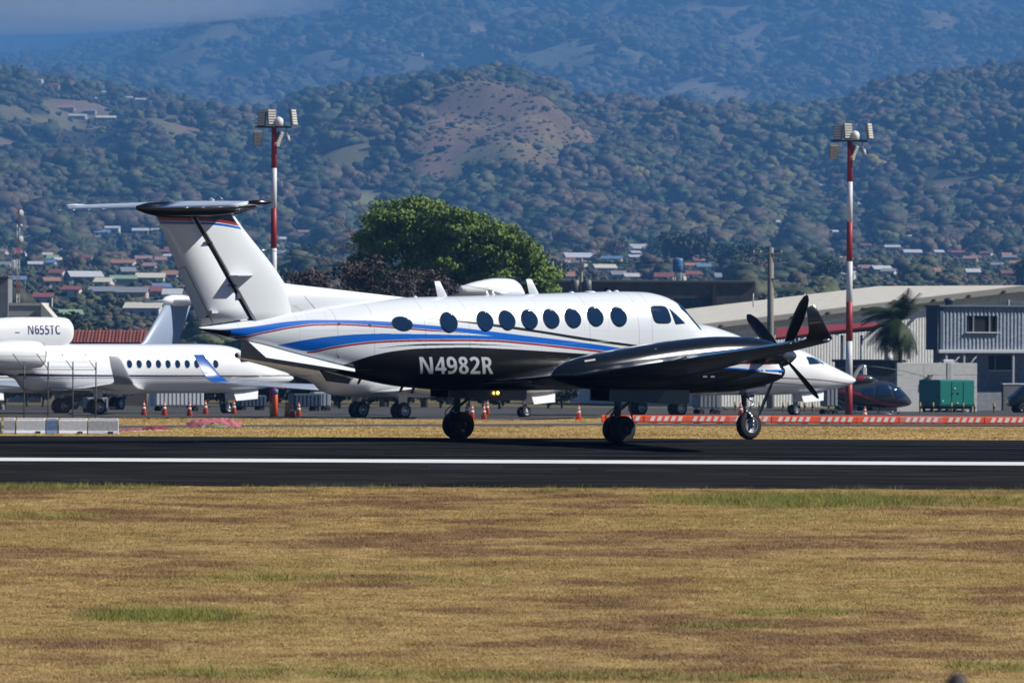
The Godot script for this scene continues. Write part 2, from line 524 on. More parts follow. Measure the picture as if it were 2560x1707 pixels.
func build_turboprop() -> void:
	var t := thing("turboprop_aircraft", "white twin turboprop with blue and red stripes and black belly on the runway", "aircraft", Vector3(0.493, 0.0, 0.0), deg_to_rad(34.2))
	var white := paint("aircraft_white", 0.75, 0.785, 0.82, 0.32, 0.0, 0.7)
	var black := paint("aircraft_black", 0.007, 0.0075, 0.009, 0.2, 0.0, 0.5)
	var silver := paint("silver", 0.62, 0.63, 0.66, 0.3, 0.9)
	var grey := paint("gear_grey", 0.12, 0.15, 0.19, 0.4, 0.3)
	var glass := paint("dark_glass", 0.010, 0.030, 0.078, 0.05, 0.0, 0.0)
	var rubber := paint("seal", 0.012, 0.012, 0.014, 0.6)
	var body := Body.new(self, FUSE)
	var skin_mat := StandardMaterial3D.new()
	skin_mat.albedo_texture = livery()
	skin_mat.roughness = 0.32
	skin_mat.clearcoat_enabled = true
	skin_mat.clearcoat = 0.4
	skin_mat.clearcoat_roughness = 0.05
	var f := obj("fuselage", body_mesh(body, 110, 26, [-8.0, 14.0, 0.8, 2.1]), skin_mat, t)
	tag(f, "white fuselage with blue, red and black stripes and registration on black belly")
	# windows on both sides
	var wins := [[-3.41, 2.135, 0.2, 0.125, -0.12], [-2.44, 2.164, 0.178, 0.178, 0.0], [-1.66, 2.188, 0.172, 0.175, 0.0], [-1.18, 2.204, 0.172, 0.175, 0.0], [-0.69, 2.219, 0.172, 0.175, 0.0], [-0.21, 2.234, 0.172, 0.175, 0.0], [0.27, 2.246, 0.172, 0.175, 0.0], [0.77, 2.278, 0.172, 0.175, 0.0], [1.29, 2.276, 0.172, 0.175, 0.0]]
	for side in [1.0, -1.0]:
		for w in wins:
			var o := oval(Vector2(w[0], w[1]), w[2], w[3], 26, w[4])
			var p := obj("cabin_window", pane(body, o, 0.006, side, 0.0, 0.35), glass, t)
			obj("frame", pane(body, oval(Vector2(w[0], w[1]), w[2] * 1.055, w[3] * 1.055, 26, w[4]), 0.006, side, 0.93), rubber, p)
		var sq := []
		for k in 28:
			var a := TAU * k / 28
			var e := Vector2(signf(cos(a)) * pow(absf(cos(a)), 0.5), signf(sin(a)) * pow(absf(sin(a)), 0.5))
			sq.append(Vector2(2.245 + e.x * 0.2 + 0.02 * (1.0 - e.y), 2.318 + e.y * 0.155))
		var cw := obj("cockpit_side_window", pane(body, sq, 0.01, side), glass, t)
		obj("frame", pane(body, grown(sq, 1.07), 0.005, side, 0.93), rubber, cw)
		var trio := rounded([Vector2(2.505, 2.425), Vector2(2.81, 2.165), Vector2(2.585, 2.15)], 0.025)
		var qw := obj("cockpit_quarter_window", pane(body, trio, 0.01, side), glass, t)
		obj("frame", pane(body, grown(trio, 1.12), 0.005, side, 0.88), rubber, qw)
		# windscreen half, wrapped round the front
		var st := begin()
		for i in 10:
			for k in 8:
				var q := []
				for e in [[i, k], [i + 1, k], [i + 1, k + 1], [i, k + 1]]:
					var fx: float = e[0] / 10.0
					var fa: float = e[1] / 8.0
					var x := lerpf(2.86, 3.33, fx) - 0.03 * fa
					var pnt := body.pt(x, lerpf(0.07, lerpf(0.74, 0.95, fx), fa) * side)
					q.append(pnt + Vector3(0.45, 0.6, 0.5 * side * fa).normalized() * 0.014)
				quad(st, q[0], q[1], q[2], q[3])
		obj("windscreen", done(st), glass, t)
	# ---- tail: fin, dorsal fillet, rudder, tailplane
	var up := Vector3(0, 0, 1)
	var fin_rings := []
	for k in 9:
		var g := k / 8.0
		var y := lerpf(2.1, 4.06, g)
		var le := Vector3(pchip([[2.1, -4.95], [2.36, -5.25], [2.85, -5.51], [3.88, -6.44], [4.1, -6.62]], y), y, 0)
		var hx := lerpf(-6.16, -7.45, g)
		var te := Vector3(lerpf(-7.22, -8.23, g), y, 0)
		var c := te.x - le.x
		fin_rings.append(foil(le, te, up, lerpf(0.115, 0.1, g), 0.0, (hx + 0.015 - le.x) / c))
	var fin := obj("fin", airfoil_piece(fin_rings), white, t)
	var rud_rings := []
	for k in 9:
		var g := k / 8.0
		var y := lerpf(2.215 - 0.0, 4.0, g)
		var yy := y
		var f0 := (yy - 2.1) / 1.96
		var le := Vector3(lerpf(-4.95, -6.62, f0), yy, 0)
		var hx := lerpf(-6.16, -7.45, f0)
		var te := Vector3(lerpf(-7.22, -8.23, f0), yy - (0.13 * (1.0 - g)), 0)
		var a := Vector3(hx - 0.035, yy, 0)
		var th := 0.075 * (1.0 - 0.3 * g)
		rud_rings.append([a + Vector3(0.0, 0, th * 0.55), a + Vector3(-0.05, -0.004, th), te + Vector3(0.02, 0, 0.008), te + Vector3(0.02, 0, -0.008), a + Vector3(-0.05, -0.004, -th), a + Vector3(0, 0, -th * 0.55)])
	var rudder := obj("rudder", airfoil_piece(rud_rings), white, t)
	obj("hinge_gap", plate_mesh([Vector3(-6.14, 2.16, 0), Vector3(-6.24, 2.18, 0), Vector3(-7.46, 4.0, 0), Vector3(-7.38, 4.0, 0)], Vector3(0, 0, 0.12)), rubber, t)
	for h in [[3.56, -7.12], [2.8, -6.62]]:
		obj("hinge", box(Vector3(0.16, 0.02, 0.2), Vector3(h[1] - 0.04, h[0], 0)), rubber, t)
	obj("hinge_bracket", box(Vector3(0.12, 0.1, 0.19), Vector3(-6.5, 2.62, 0)), grey, t)
	# trim tab line, actuator
	var tab := begin(false)
	for s in [1.0, -1.0]:
		tube(tab, Vector3(-7.62, 3.13, 0.034 * s), Vector3(-7.02, 2.1, 0.05 * s), 0.006, 0.006, 4)
		tube(tab, Vector3(-7.62, 3.13, 0.034 * s), Vector3(-7.74, 3.08, 0.02 * s), 0.006, 0.006, 4)
	obj("trim_tab_edge", done(tab), rubber, rudder)
	obj("trim_actuator", box(Vector3(0.13, 0.05, 0.14), Vector3(-7.04, 2.33, 0.05)), white, rudder)
	obj("trim_rod", tube_mesh(Vector3(-7.1, 2.28, 0.1), Vector3(-7.2, 2.24, 0.09), 0.018), rubber, rudder)
	obj("tail_strake", plate_mesh([Vector3(-6.74, 2.975, 0.04), Vector3(-6.7, 2.975, 0.34), Vector3(-6.42, 2.98, 0.36), Vector3(-6.2, 2.985, 0.05)], Vector3(0, 0.014, 0)), white, t)
	obj("tail_strake", plate_mesh([Vector3(-6.74, 2.975, -0.04), Vector3(-6.7, 2.975, -0.34), Vector3(-6.42, 2.98, -0.36), Vector3(-6.2, 2.985, -0.05)], Vector3(0, 0.014, 0)), white, t)
	var dr := []
	for k in 12:
		var g := k / 11.0
		var x := lerpf(-5.9, -2.85, g)
		var base := pchip(FUSE, x) - 0.1
		var top := pchip([[-5.9, 2.9], [-5.45, 2.84], [-4.9, 2.79], [-4.0, 2.705], [-3.3, 2.64], [-2.85, 2.6]], x)
		var w := lerpf(0.11, 0.035, g)
		dr.append([Vector3(x, base, w), Vector3(x, lerpf(base, top, 0.55), w * 0.7), Vector3(x, top - 0.012, w * 0.32), Vector3(x, top, 0), Vector3(x, top - 0.012, -w * 0.32), Vector3(x, lerpf(base, top, 0.55), -w * 0.7), Vector3(x, base, -w)])
	obj("dorsal_fin", airfoil_piece(dr), white, t)
	# painted bands at the fin top: black cap, red, white, blue
	for bnd in [[4.06, 3.985, black, 0.0], [3.985, 3.935, paint("stripe_red", 0.30, 0.01, 0.018, 0.35, 0.0, 0.6), 1.0], [3.918, 3.878, paint("stripe_blue", 0.002, 0.13, 0.56, 0.35, 0.0, 0.6), 1.0]]:
		for piece in 2:
			var rings := []
			for k in 9:
				var g := k / 8.0
				# across the chord from leading edge back
				var dip := -0.1 * pow(1.0 - g, 2.2) if piece == 0 else 0.0
				var r := []
				for yy in [bnd[0], bnd[1]]:
					var y: float = yy + (dip if bnd[3] > 0.0 or yy == bnd[1] else 0.0)
					var f0 := (y - 2.1) / 1.96
					var le_x := pchip([[2.1, -4.95], [2.36, -5.25], [2.85, -5.51], [3.88, -6.44], [4.1, -6.62]], y)
					var hx := lerpf(-6.16, -7.45, f0)
					var te_x := lerpf(-7.22, -8.23, f0)
					var x := lerpf(le_x, hx + 0.02, g) if piece == 0 else lerpf(hx - 0.04, te_x + 0.02, g)
					var c := le_x - te_x
					var u := clampf((le_x - x) / c, 0.0, 1.0)
					var th := lerpf(0.115, 0.1, f0)
					var z := 5.0 * th * c * (0.2969 * sqrt(u) - 0.126 * u - 0.3516 * u * u + 0.2843 * u * u * u - 0.1015 * u * u * u * u) if piece == 0 else lerpf(0.06 if g > 0.05 else 0.035, 0.011, g)
					r.append(Vector3(x, y, z + 0.005))
				rings.append(r)
			var st := begin()
			for s in [1.0, -1.0]:
				var m := Vector3(1, 1, s)
				for k in 8: quad(st, rings[k][0] * m, rings[k + 1][0] * m, rings[k + 1][1] * m, rings[k][1] * m)
			obj("painted_band", done(st), bnd[2], fin if piece == 0 else rudder)
	# bullet fairing and tailplane
	var bl := Body.new(self, [[-8.6, 4.19, 4.12, 0.03, 0.6, 2.0], [-8.35, 4.25, 4.04, 0.1, 0.6, 2.0], [-7.9, 4.275, 3.985, 0.14, 0.6, 2.0], [-7.3, 4.28, 3.98, 0.155, 0.6, 2.0], [-6.75, 4.275, 4.02, 0.14, 0.6, 2.0], [-6.3, 4.255, 4.13, 0.08, 0.6, 2.0], [-6.1, 4.24, 4.19, 0.02, 0.6, 2.0]])
	obj("bullet_fairing", body_mesh(bl, 30, 12), black, t)
	for side in [1.0, -1.0]:
		var rg := []
		var el := []
		for k in 7:
			var g := k / 6.0
			var z: float = lerpf(0.05, 3.1, g) * side
			var le := Vector3(lerpf(-6.7, -7.77, g), 4.225, z)
			var te := Vector3(lerpf(-8.42, -8.35, g), 4.215, z)
			if k == 6: le.x -= 0.08
			rg.append(foil(le, te, Vector3.UP, 0.085, 0.0, 0.62))
			var hg := le.lerp(te, 0.635)
			var chord := te.x - le.x
			var tail := Vector3(te.x + 0.02, 4.155, z)
			var th := absf(chord) * 0.036
			el.append([hg + Vector3(0, th, 0), tail + Vector3(0, 0.006, 0), tail - Vector3(0, 0.006, 0), hg - Vector3(0, th, 0)])
		var sp := obj("tailplane", airfoil_piece(rg), white, t)
		obj("deice_boot", plate_mesh([Vector3(-6.73, 4.225, 0.2 * side), Vector3(-7.72, 4.225, 2.95 * side), Vector3(-7.76, 4.225, 2.95 * side), Vector3(-6.8, 4.225, 0.2 * side)], Vector3(0, 0.045, 0)), rubber, sp)
		var ev := obj("elevator", airfoil_piece(el), white, t)
		for q in [0.45, 0.62, 0.8, 0.97]:
			var wz: float = lerpf(0.05, 3.1, q) * side
			var wx := lerpf(-8.4, -8.33, q)
			obj("static_wick", tube_mesh(Vector3(wx, 4.155, wz), Vector3(wx - 0.14, 4.135, wz), 0.006, 0.003, 5), silver, ev)
		obj("tip_horn", lathe_mesh(Vector3(-7.9, 4.222, 3.1 * side), Vector3(1, 0, 0), [[-0.3, 0.03], [-0.1, 0.045], [0.06, 0.04], [0.14, 0.02], [0.18, 0.004]], 10), black if side > 0.0 else white, sp)
	obj("beacon", lathe_mesh(Vector3(-7.05, 4.27, 0), Vector3.UP, [[0.0, 0.075], [0.03, 0.07], [0.06, 0.05], [0.085, 0.015]], 12), paint("beacon_lens", 0.3, 0.3, 0.32, 0.1, 0.0, 1.0), t)
	obj("tail_antenna", tube_mesh(Vector3(-6.75, 4.27, 0), Vector3(-6.88, 4.38, 0), 0.006), silver, t)
	# ventral strakes
	for side in [1.0, -1.0]:
		obj("ventral_strake", plate_mesh([Vector3(-6.34, 1.8, 0.12 * side), Vector3(-4.25, 1.36, 0.36 * side), Vector3(-4.33, 1.27, 0.5 * side), Vector3(-6.16, 1.52, 0.42 * side)], Vector3(0, 0.012 , 0.02 * side)), white, t)
	obj("tail_skid", plate_mesh([Vector3(-4.75, 1.3, 0), Vector3(-4.1, 1.15, 0), Vector3(-4.15, 1.05, 0), Vector3(-4.6, 1.1, 0)], Vector3(0, 0, 0.05)), black, t)
	# antennas along the roof and belly
	for a in [[-2.2, 0.18, 0.11, 0.3], [-0.19, 0.18, 0.15, 0.29]]:
		var x: float = a[0]
		var y := pchip(FUSE, x) - 0.02
		obj("blade_antenna", airfoil_piece([foil(Vector3(x + 0.2, y, 0), Vector3(x - 0.03, y, 0), up, 0.14), foil(Vector3(x + 0.02, y + a[3], 0), Vector3(x - 0.1, y + a[3], 0), up, 0.14)]), white, t)
	for x in [-1.13, -1.0]:
		var y := pchip(FUSE, x) - 0.01
		obj("stub_antenna", airfoil_piece([foil(Vector3(x + 0.04, y, 0), Vector3(x - 0.04, y, 0), up, 0.2), foil(Vector3(x - 0.01, y + 0.09, 0), Vector3(x - 0.04, y + 0.09, 0), up, 0.2)]), white, t)
	for a in [[0.72, 0.05], [1.13, 0.11], [1.55, 0.05], [1.72, 0.05], [-2.72, 0.04]]:
		obj("roof_antenna", lathe_mesh(Vector3(a[0], pchip(FUSE, a[0]) - 0.012, 0), Vector3.UP, [[0.0, a[1] * 1.05], [0.02, a[1]], [0.035, a[1] * 0.6], [0.038, 0.004]], 14), white, t)
	for x in [-3.9, -3.0, -2.75]:
		var y := pchip(FUSE, x, 2)
		obj("belly_antenna", plate_mesh([Vector3(x, y + 0.03, 0), Vector3(x + 0.06, y + 0.03, 0), Vector3(x - 0.02, y - 0.1, 0), Vector3(x - 0.06, y - 0.1, 0)], Vector3(0, 0, 0.02)), black, t)
	obj("wire_antenna", tube_mesh(Vector3(-5.95, 3.45, 0), Vector3(-1.0, 2.74, 0), 0.004, 0.004, 4), rubber, t)
	obj("wire_mount", tube_mesh(Vector3(-6.05, 3.42, 0), Vector3(-5.9, 3.44, 0), 0.015), silver, t)
	obj("whip_antenna", tube_mesh(Vector3(-4.98, 2.4, 0.18), Vector3(-5.22, 2.62, 0.2), 0.006, 0.003, 5), rubber, t)
	# ---- wings
	for side in [1.0, -1.0]:
		var rings := []
		for q in [[0.3, 1.12, -1.62, 1.12, 0.17], [1.2, 1.12, -1.6, 1.16, 0.17], [2.6, 1.1, -1.5, 1.24, 0.165], [3.1, 1.08, -1.4, 1.27, 0.16], [4.5, 0.93, -1.14, 1.42, 0.15], [6.5, 0.67, -0.77, 1.65, 0.14], [8.3, 0.42, -0.43, 1.855, 0.12], [8.55, 0.3, -0.41, 1.895, 0.11], [8.7, 0.16, -0.38, 1.95, 0.11], [8.79, 0.0, -0.39, 2.07, 0.1], [8.88, -0.33, -0.51, 2.48, 0.08]]:
			var lean := Vector3(0, 1, -0.1 * side) if q[0] < 8.6 else (Vector3(0, 0.4, -0.9 * side) if q[0] < 8.8 else Vector3(0, 0.15, -0.99 * side))
			rings.append(foil(Vector3(q[1], q[3] + 0.02, q[0] * side), Vector3(q[2], q[3] - 0.035, q[0] * side), lean.normalized(), q[4], 0.0, 1.0, 0.015 if q[0] < 8.6 else 0.0))
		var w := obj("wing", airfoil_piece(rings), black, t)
		for g in [[3.15, 5.6, -1.37, -0.94, 1.27, 1.545], [5.7, 8.15, -0.92, -0.47, 1.555, 1.835]]:
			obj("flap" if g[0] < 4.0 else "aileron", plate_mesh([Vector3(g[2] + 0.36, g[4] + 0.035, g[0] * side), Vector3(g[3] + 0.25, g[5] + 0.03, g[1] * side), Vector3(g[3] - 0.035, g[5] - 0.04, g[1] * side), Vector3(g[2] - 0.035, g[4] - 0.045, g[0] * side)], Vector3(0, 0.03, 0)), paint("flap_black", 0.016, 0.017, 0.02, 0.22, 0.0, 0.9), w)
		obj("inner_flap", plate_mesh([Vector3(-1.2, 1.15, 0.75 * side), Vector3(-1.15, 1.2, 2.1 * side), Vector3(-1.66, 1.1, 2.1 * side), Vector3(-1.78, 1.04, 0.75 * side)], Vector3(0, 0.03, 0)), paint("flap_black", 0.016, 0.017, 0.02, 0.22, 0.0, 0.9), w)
		obj("tip_light", lathe_mesh(Vector3(0.14, 1.89, 8.62 * side), Vector3(1, 0, 0), [[-0.1, 0.03], [0.02, 0.03], [0.07, 0.01]], 8), silver, w)
		# ---- engine nacelle
		var z: float = 2.6 * side
		var nb := Body.new(self, [[-1.5, 1.26, 1.2, 0.03, 0.5, 2.0], [-1.38, 1.38, 1.13, 0.12, 0.5, 2.0], [-1.15, 1.48, 1.06, 0.24, 0.5, 2.1], [-0.8, 1.57, 0.985, 0.36, 0.5, 2.2], [-0.3, 1.655, 0.94, 0.44, 0.5, 2.3], [0.4, 1.76, 0.92, 0.47, 0.5, 2.35], [1.4, 1.875, 0.89, 0.47, 0.5, 2.35], [2.2, 1.925, 0.93, 0.45, 0.52, 2.3], [2.8, 1.915, 1.08, 0.42, 0.54, 2.2], [3.2, 1.865, 1.26, 0.35, 0.56, 2.1], [3.46, 1.79, 1.36, 0.24, 0.55, 2.0]], z)
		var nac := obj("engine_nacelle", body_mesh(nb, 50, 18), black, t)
		var cb := Body.new(self, [[1.6, 1.3, 0.9, 0.3, 0.5, 2.2], [2.3, 1.42, 0.915, 0.38, 0.5, 2.5], [2.9, 1.46, 0.985, 0.375, 0.5, 2.6], [3.2, 1.455, 1.055, 0.345, 0.52, 2.6], [3.4, 1.43, 1.12, 0.31, 0.53, 2.6], [3.46, 1.41, 1.15, 0.285, 0.55, 2.6], [3.485, 1.39, 1.18, 0.26, 0.55, 2.6]], z)
		var chin := obj("chin_intake", body_mesh(cb, 24, 14, [], true), black, t)
		var dc := Body.new(self, [[2.7, 1.33, 1.1, 0.16, 0.5, 2.2], [3.2, 1.32, 1.14, 0.22, 0.52, 2.4], [3.46, 1.385, 1.175, 0.25, 0.55, 2.6], [3.485, 1.39, 1.18, 0.26, 0.55, 2.6]], z)
		obj("intake_duct", body_mesh(dc, 8, 14, [], true), paint("duct_grey", 0.2, 0.2, 0.21, 0.5, 0.3), chin)
		for bnd in [[[Vector2(1.5, 1.385), Vector2(2.1, 1.385), Vector2(2.7, 1.36), Vector2(3.36, 1.33)], 0.012, 0.19, "aircraft_white"], [[Vector2(1.6, 1.378), Vector2(2.2, 1.35), Vector2(2.8, 1.31), Vector2(3.42, 1.305)], 0.02, 0.036, "stripe_blue"], [[Vector2(1.78, 1.445), Vector2(2.3, 1.44), Vector2(2.8, 1.435), Vector2(3.3, 1.425)], 0.016, 0.026, "stripe_red"]]:
			var pts := []
			for k in 20:
				var s := k / 19.0
				var tab2 := []
				for p in bnd[0]: tab2.append([p.x, p.y])
				var x := lerpf(tab2[0][0], tab2[3][0], s)
				pts.append(Vector2(x, pchip(tab2, x)))
			var host: Body = nb
			var st := begin()
			var prev := []
			for i in pts.size():
				var p: Vector2 = pts[i]
				var hw := lerpf(bnd[1], bnd[2], float(i) / 19.0) * 0.5
				var cur := []
				for e in [hw, 0.0, -hw]:
					var za := nb.zat(p.x, p.y + e)
					var zb := cb.zat(p.x, p.y + e) if p.x > 1.6 else z
					var hh := maxf(0.05 - absf(za - zb), 0.0) / 0.05
					var zz := maxf(za, zb) + hh * hh * 0.0125 + (0.004 if bnd[3] == "aircraft_white" else 0.007)
					cur.append(Vector3(p.x, p.y + e, zz if side > 0.0 else 2.0 * z - zz))
				if prev:
					quad(st, prev[0], cur[0], cur[1], prev[1])
					quad(st, prev[1], cur[1], cur[2], prev[2])
				prev = cur
			obj("painted_band", done(st), mats[bnd[3]], nac)
		for s2 in [1.0, -1.0]:
			obj("exhaust_stub", tube_mesh(Vector3(3.05, 1.58, z + 0.3 * s2), Vector3(2.72, 1.54, z + 0.55 * s2), 0.1, 0.095, 14), paint("exhaust", 0.08, 0.07, 0.065, 0.35, 0.9), nac)
		for lx in [0.55, 1.35, 2.3]:
			obj("cowl_latch", box(Vector3(0.05, 0.015, 0.012), Vector3(lx, 1.7, z + (nb.zat(lx, 1.7) - z) * side)), silver, nac)
		for lx in [1.55, 1.72]:
			obj("side_vent", box(Vector3(0.09, 0.03, 0.012), Vector3(lx, 1.2, z + (nb.zat(lx, 1.2) - z) * side)), silver, nac)
		obj("fuel_placard", plate_mesh([Vector3(-0.95, 1.46, z + 0.245 * side), Vector3(-0.75, 1.49, z + 0.29 * side), Vector3(-0.75, 1.52, z + 0.265 * side), Vector3(-0.95, 1.49, z + 0.215 * side)], Vector3(0, 0.012, 0.012)), paint("placard", 0.5, 0.46, 0.36, 0.6), nac)
		# propeller with four blades at rest
		var hub := Vector3(3.62, 1.57, z)
		var pr := obj("propeller", lathe_mesh(hub, Vector3(1, 0, 0), [[-0.14, 0.19], [-0.02, 0.2], [0.1, 0.165], [0.2, 0.11], [0.28, 0.05], [0.305, 0.006]], 20), paint("spinner", 0.3, 0.31, 0.34, 0.18, 0.9), t)
		for k in 4:
			var a := deg_to_rad((56.0 if side > 0.0 else 20.0) + 90.0 * k)
			var dir := Vector3(0, sin(a), cos(a))
			var cross := dir.cross(Vector3(1, 0, 0)).normalized()
			var br := []
			for q in [[0.12, 0.05, 0.8, 0.5], [0.25, 0.07, 0.7, 0.3], [0.5, 0.1, 0.58, 0.16], [0.85, 0.115, 0.48, 0.1], [1.12, 0.1, 0.42, 0.08], [1.27, 0.065, 0.4, 0.07], [1.34, 0.02, 0.4, 0.07]]:
				var ch = (cross * cos(q[2]) - Vector3(1, 0, 0) * sin(q[2])) * q[1]
				var nn := dir.cross(ch).normalized()
				br.append(foil(hub + dir * q[0] + ch, hub + dir * q[0] - ch, nn, q[3], 0.0, 1.0, 0.0, 6))
			obj("blade", airfoil_piece(br), paint("blade_black", 0.012, 0.012, 0.013, 0.35), pr)
		# ---- main gear: strut, twin wheels, doors
		var g := obj("main_gear_strut", tube_mesh(Vector3(-0.06, 1.0, z), Vector3(-0.06, 0.5, z), 0.075, 0.062, 14), grey, t)
		obj("oleo", tube_mesh(Vector3(-0.06, 0.5, z), Vector3(-0.03, 0.26, z), 0.042, 0.042, 12), silver, g)
		obj("axle", tube_mesh(Vector3(-0.03, 0.25, z - 0.2), Vector3(-0.03, 0.25, z + 0.2), 0.035, 0.035, 10), grey, g)
		var lk := begin()
		path_tube(lk, [Vector3(-0.1, 0.62, z), Vector3(-0.26, 0.42, z), Vector3(-0.08, 0.27, z)], 0.022)
		obj("torque_link", done(lk), grey, g)
		obj("drag_brace", tube_mesh(Vector3(0.02, 0.62, z), Vector3(0.5, 0.95, z), 0.028), grey, g)
		var hose := begin()
		var hp := []
		for k in 9:
			var s3 := k / 8.0
			hp.append(Vector3(-0.12 - 0.24 * sin(PI * s3), lerpf(0.66, 0.28, s3), z + 0.05))
		path_tube(hose, hp, 0.009)
		obj("brake_hose", done(hose), rubber, g)
		for s2 in [-1.0, 1.0]: wheel(t, Vector3(-0.03, 0.25, z + 0.125 * s2), 0.25, 0.165, paint("wheel_hub", 0.06, 0.06, 0.065, 0.4, 0.7))
		for s2 in [-1.0, 1.0]:
			obj("gear_door", plate_mesh([Vector3(-0.45, 0.97, z + 0.3 * s2), Vector3(1.3, 0.96, z + 0.3 * s2), Vector3(1.29, 0.74, z + 0.305 * s2), Vector3(1.24, 0.7, z + 0.306 * s2), Vector3(-0.45, 0.77, z + 0.305 * s2)], Vector3(0, 0, 0.024)), black, t)
		if side < 0.0:
			obj("landing_light", lathe_mesh(Vector3(0.62, 0.85, z + 0.33), Vector3(0, 0, 1), [[0.0, 0.035], [0.02, 0.035], [0.03, 0.01]], 10), lamp_glow(), t)
	# ---- nose gear
	var ng := obj("nose_gear_strut", tube_mesh(Vector3(4.6, 1.15, 0), Vector3(4.66, 0.62, 0), 0.06, 0.05, 14), grey, t)
	obj("oleo", tube_mesh(Vector3(4.65, 0.7, 0), Vector3(4.69, 0.5, 0), 0.034, 0.034, 12), silver, ng)
	var yk := begin()
	for s in [-1.0, 1.0]:
		path_tube(yk, [Vector3(4.68, 0.52, 0), Vector3(4.71, 0.47, 0.11 * s), Vector3(4.76, 0.36, 0.125 * s), Vector3(4.76, 0.26, 0.125 * s)], 0.026, 8)
	obj("fork", done(yk), silver, ng)
	var tq := begin()
	path_tube(tq, [Vector3(4.7, 0.8, 0.0), Vector3(4.88, 0.68, 0.0), Vector3(4.72, 0.53, 0.0)], 0.02)
	obj("torque_link", done(tq), silver, ng)
	obj("steering_collar", lathe_mesh(Vector3(4.615, 0.93, 0), Vector3(0.1, -1, 0).normalized(), [[0.0, 0.075], [0.09, 0.075], [0.1, 0.05]], 14), silver, ng)
	obj("shimmy_damper", tube_mesh(Vector3(4.6, 0.84, 0.12), Vector3(4.85, 0.86, 0.12), 0.03, 0.03, 10), silver, ng)
	obj("axle", tube_mesh(Vector3(4.76, 0.26, -0.15), Vector3(4.76, 0.26, 0.15), 0.025), silver, ng)
	wheel(t, Vector3(4.76, 0.262, 0), 0.262, 0.17, paint("alloy", 0.5, 0.51, 0.54, 0.35, 0.7))
	for s in [-1.0, 1.0]:
		obj("nose_gear_door", plate_mesh([Vector3(4.2, 1.14, 0.2 * s), Vector3(5.0, 1.22, 0.16 * s), Vector3(4.98, 0.98, 0.22 * s), Vector3(4.22, 0.93, 0.26 * s)], Vector3(0, 0, 0.02)), black, t)
	# glow of the lit landing light
	var l := OmniLight3D.new()
	l.name = "landing_light_glow"
	t.add_child(l)
	l.position = Vector3(0.62, 0.85, -2.2)
	l.light_color = Color(1.0, 0.8, 0.45)
	l.light_energy = 0.04
	l.light_size = 0.03
	l.omni_range = 10.0
	l.omni_attenuation = 2.0
	l.shadow_enabled = true

func lamp_glow() -> StandardMaterial3D:
	var m := StandardMaterial3D.new()
	m.albedo_color = Color(0.9, 0.8, 0.5)
	m.emission_enabled = true
	m.emission = Color(1.0, 0.72, 0.3)
	m.emission_energy_multiplier = 1.2
	return m

func grown(outline: Array, f: float) -> Array:
	var m := Vector2.ZERO
	for p in outline: m += p
	m /= outline.size()
	var o := []
	for p in outline: o.append(m + (p - m) * f)
	return o

func rounded(outline: Array, r: float) -> Array:
	var o := []
	var n := outline.size()
	for k in n:
		var p: Vector2 = outline[k]
		var a: Vector2 = (outline[(k + n - 1) % n] - p).normalized() * r
		var b: Vector2 = (outline[(k + 1) % n] - p).normalized() * r
		for s in 5:
			var f := s / 4.0
			o.append((p + a).lerp(p, f).lerp(p.lerp(p + b, f), f))
		for s in range(1, 5):
			o.append((p + b).lerp(outline[(k + 1) % n] - (outline[(k + 1) % n] - p).normalized() * r, s / 5.0))
	return o


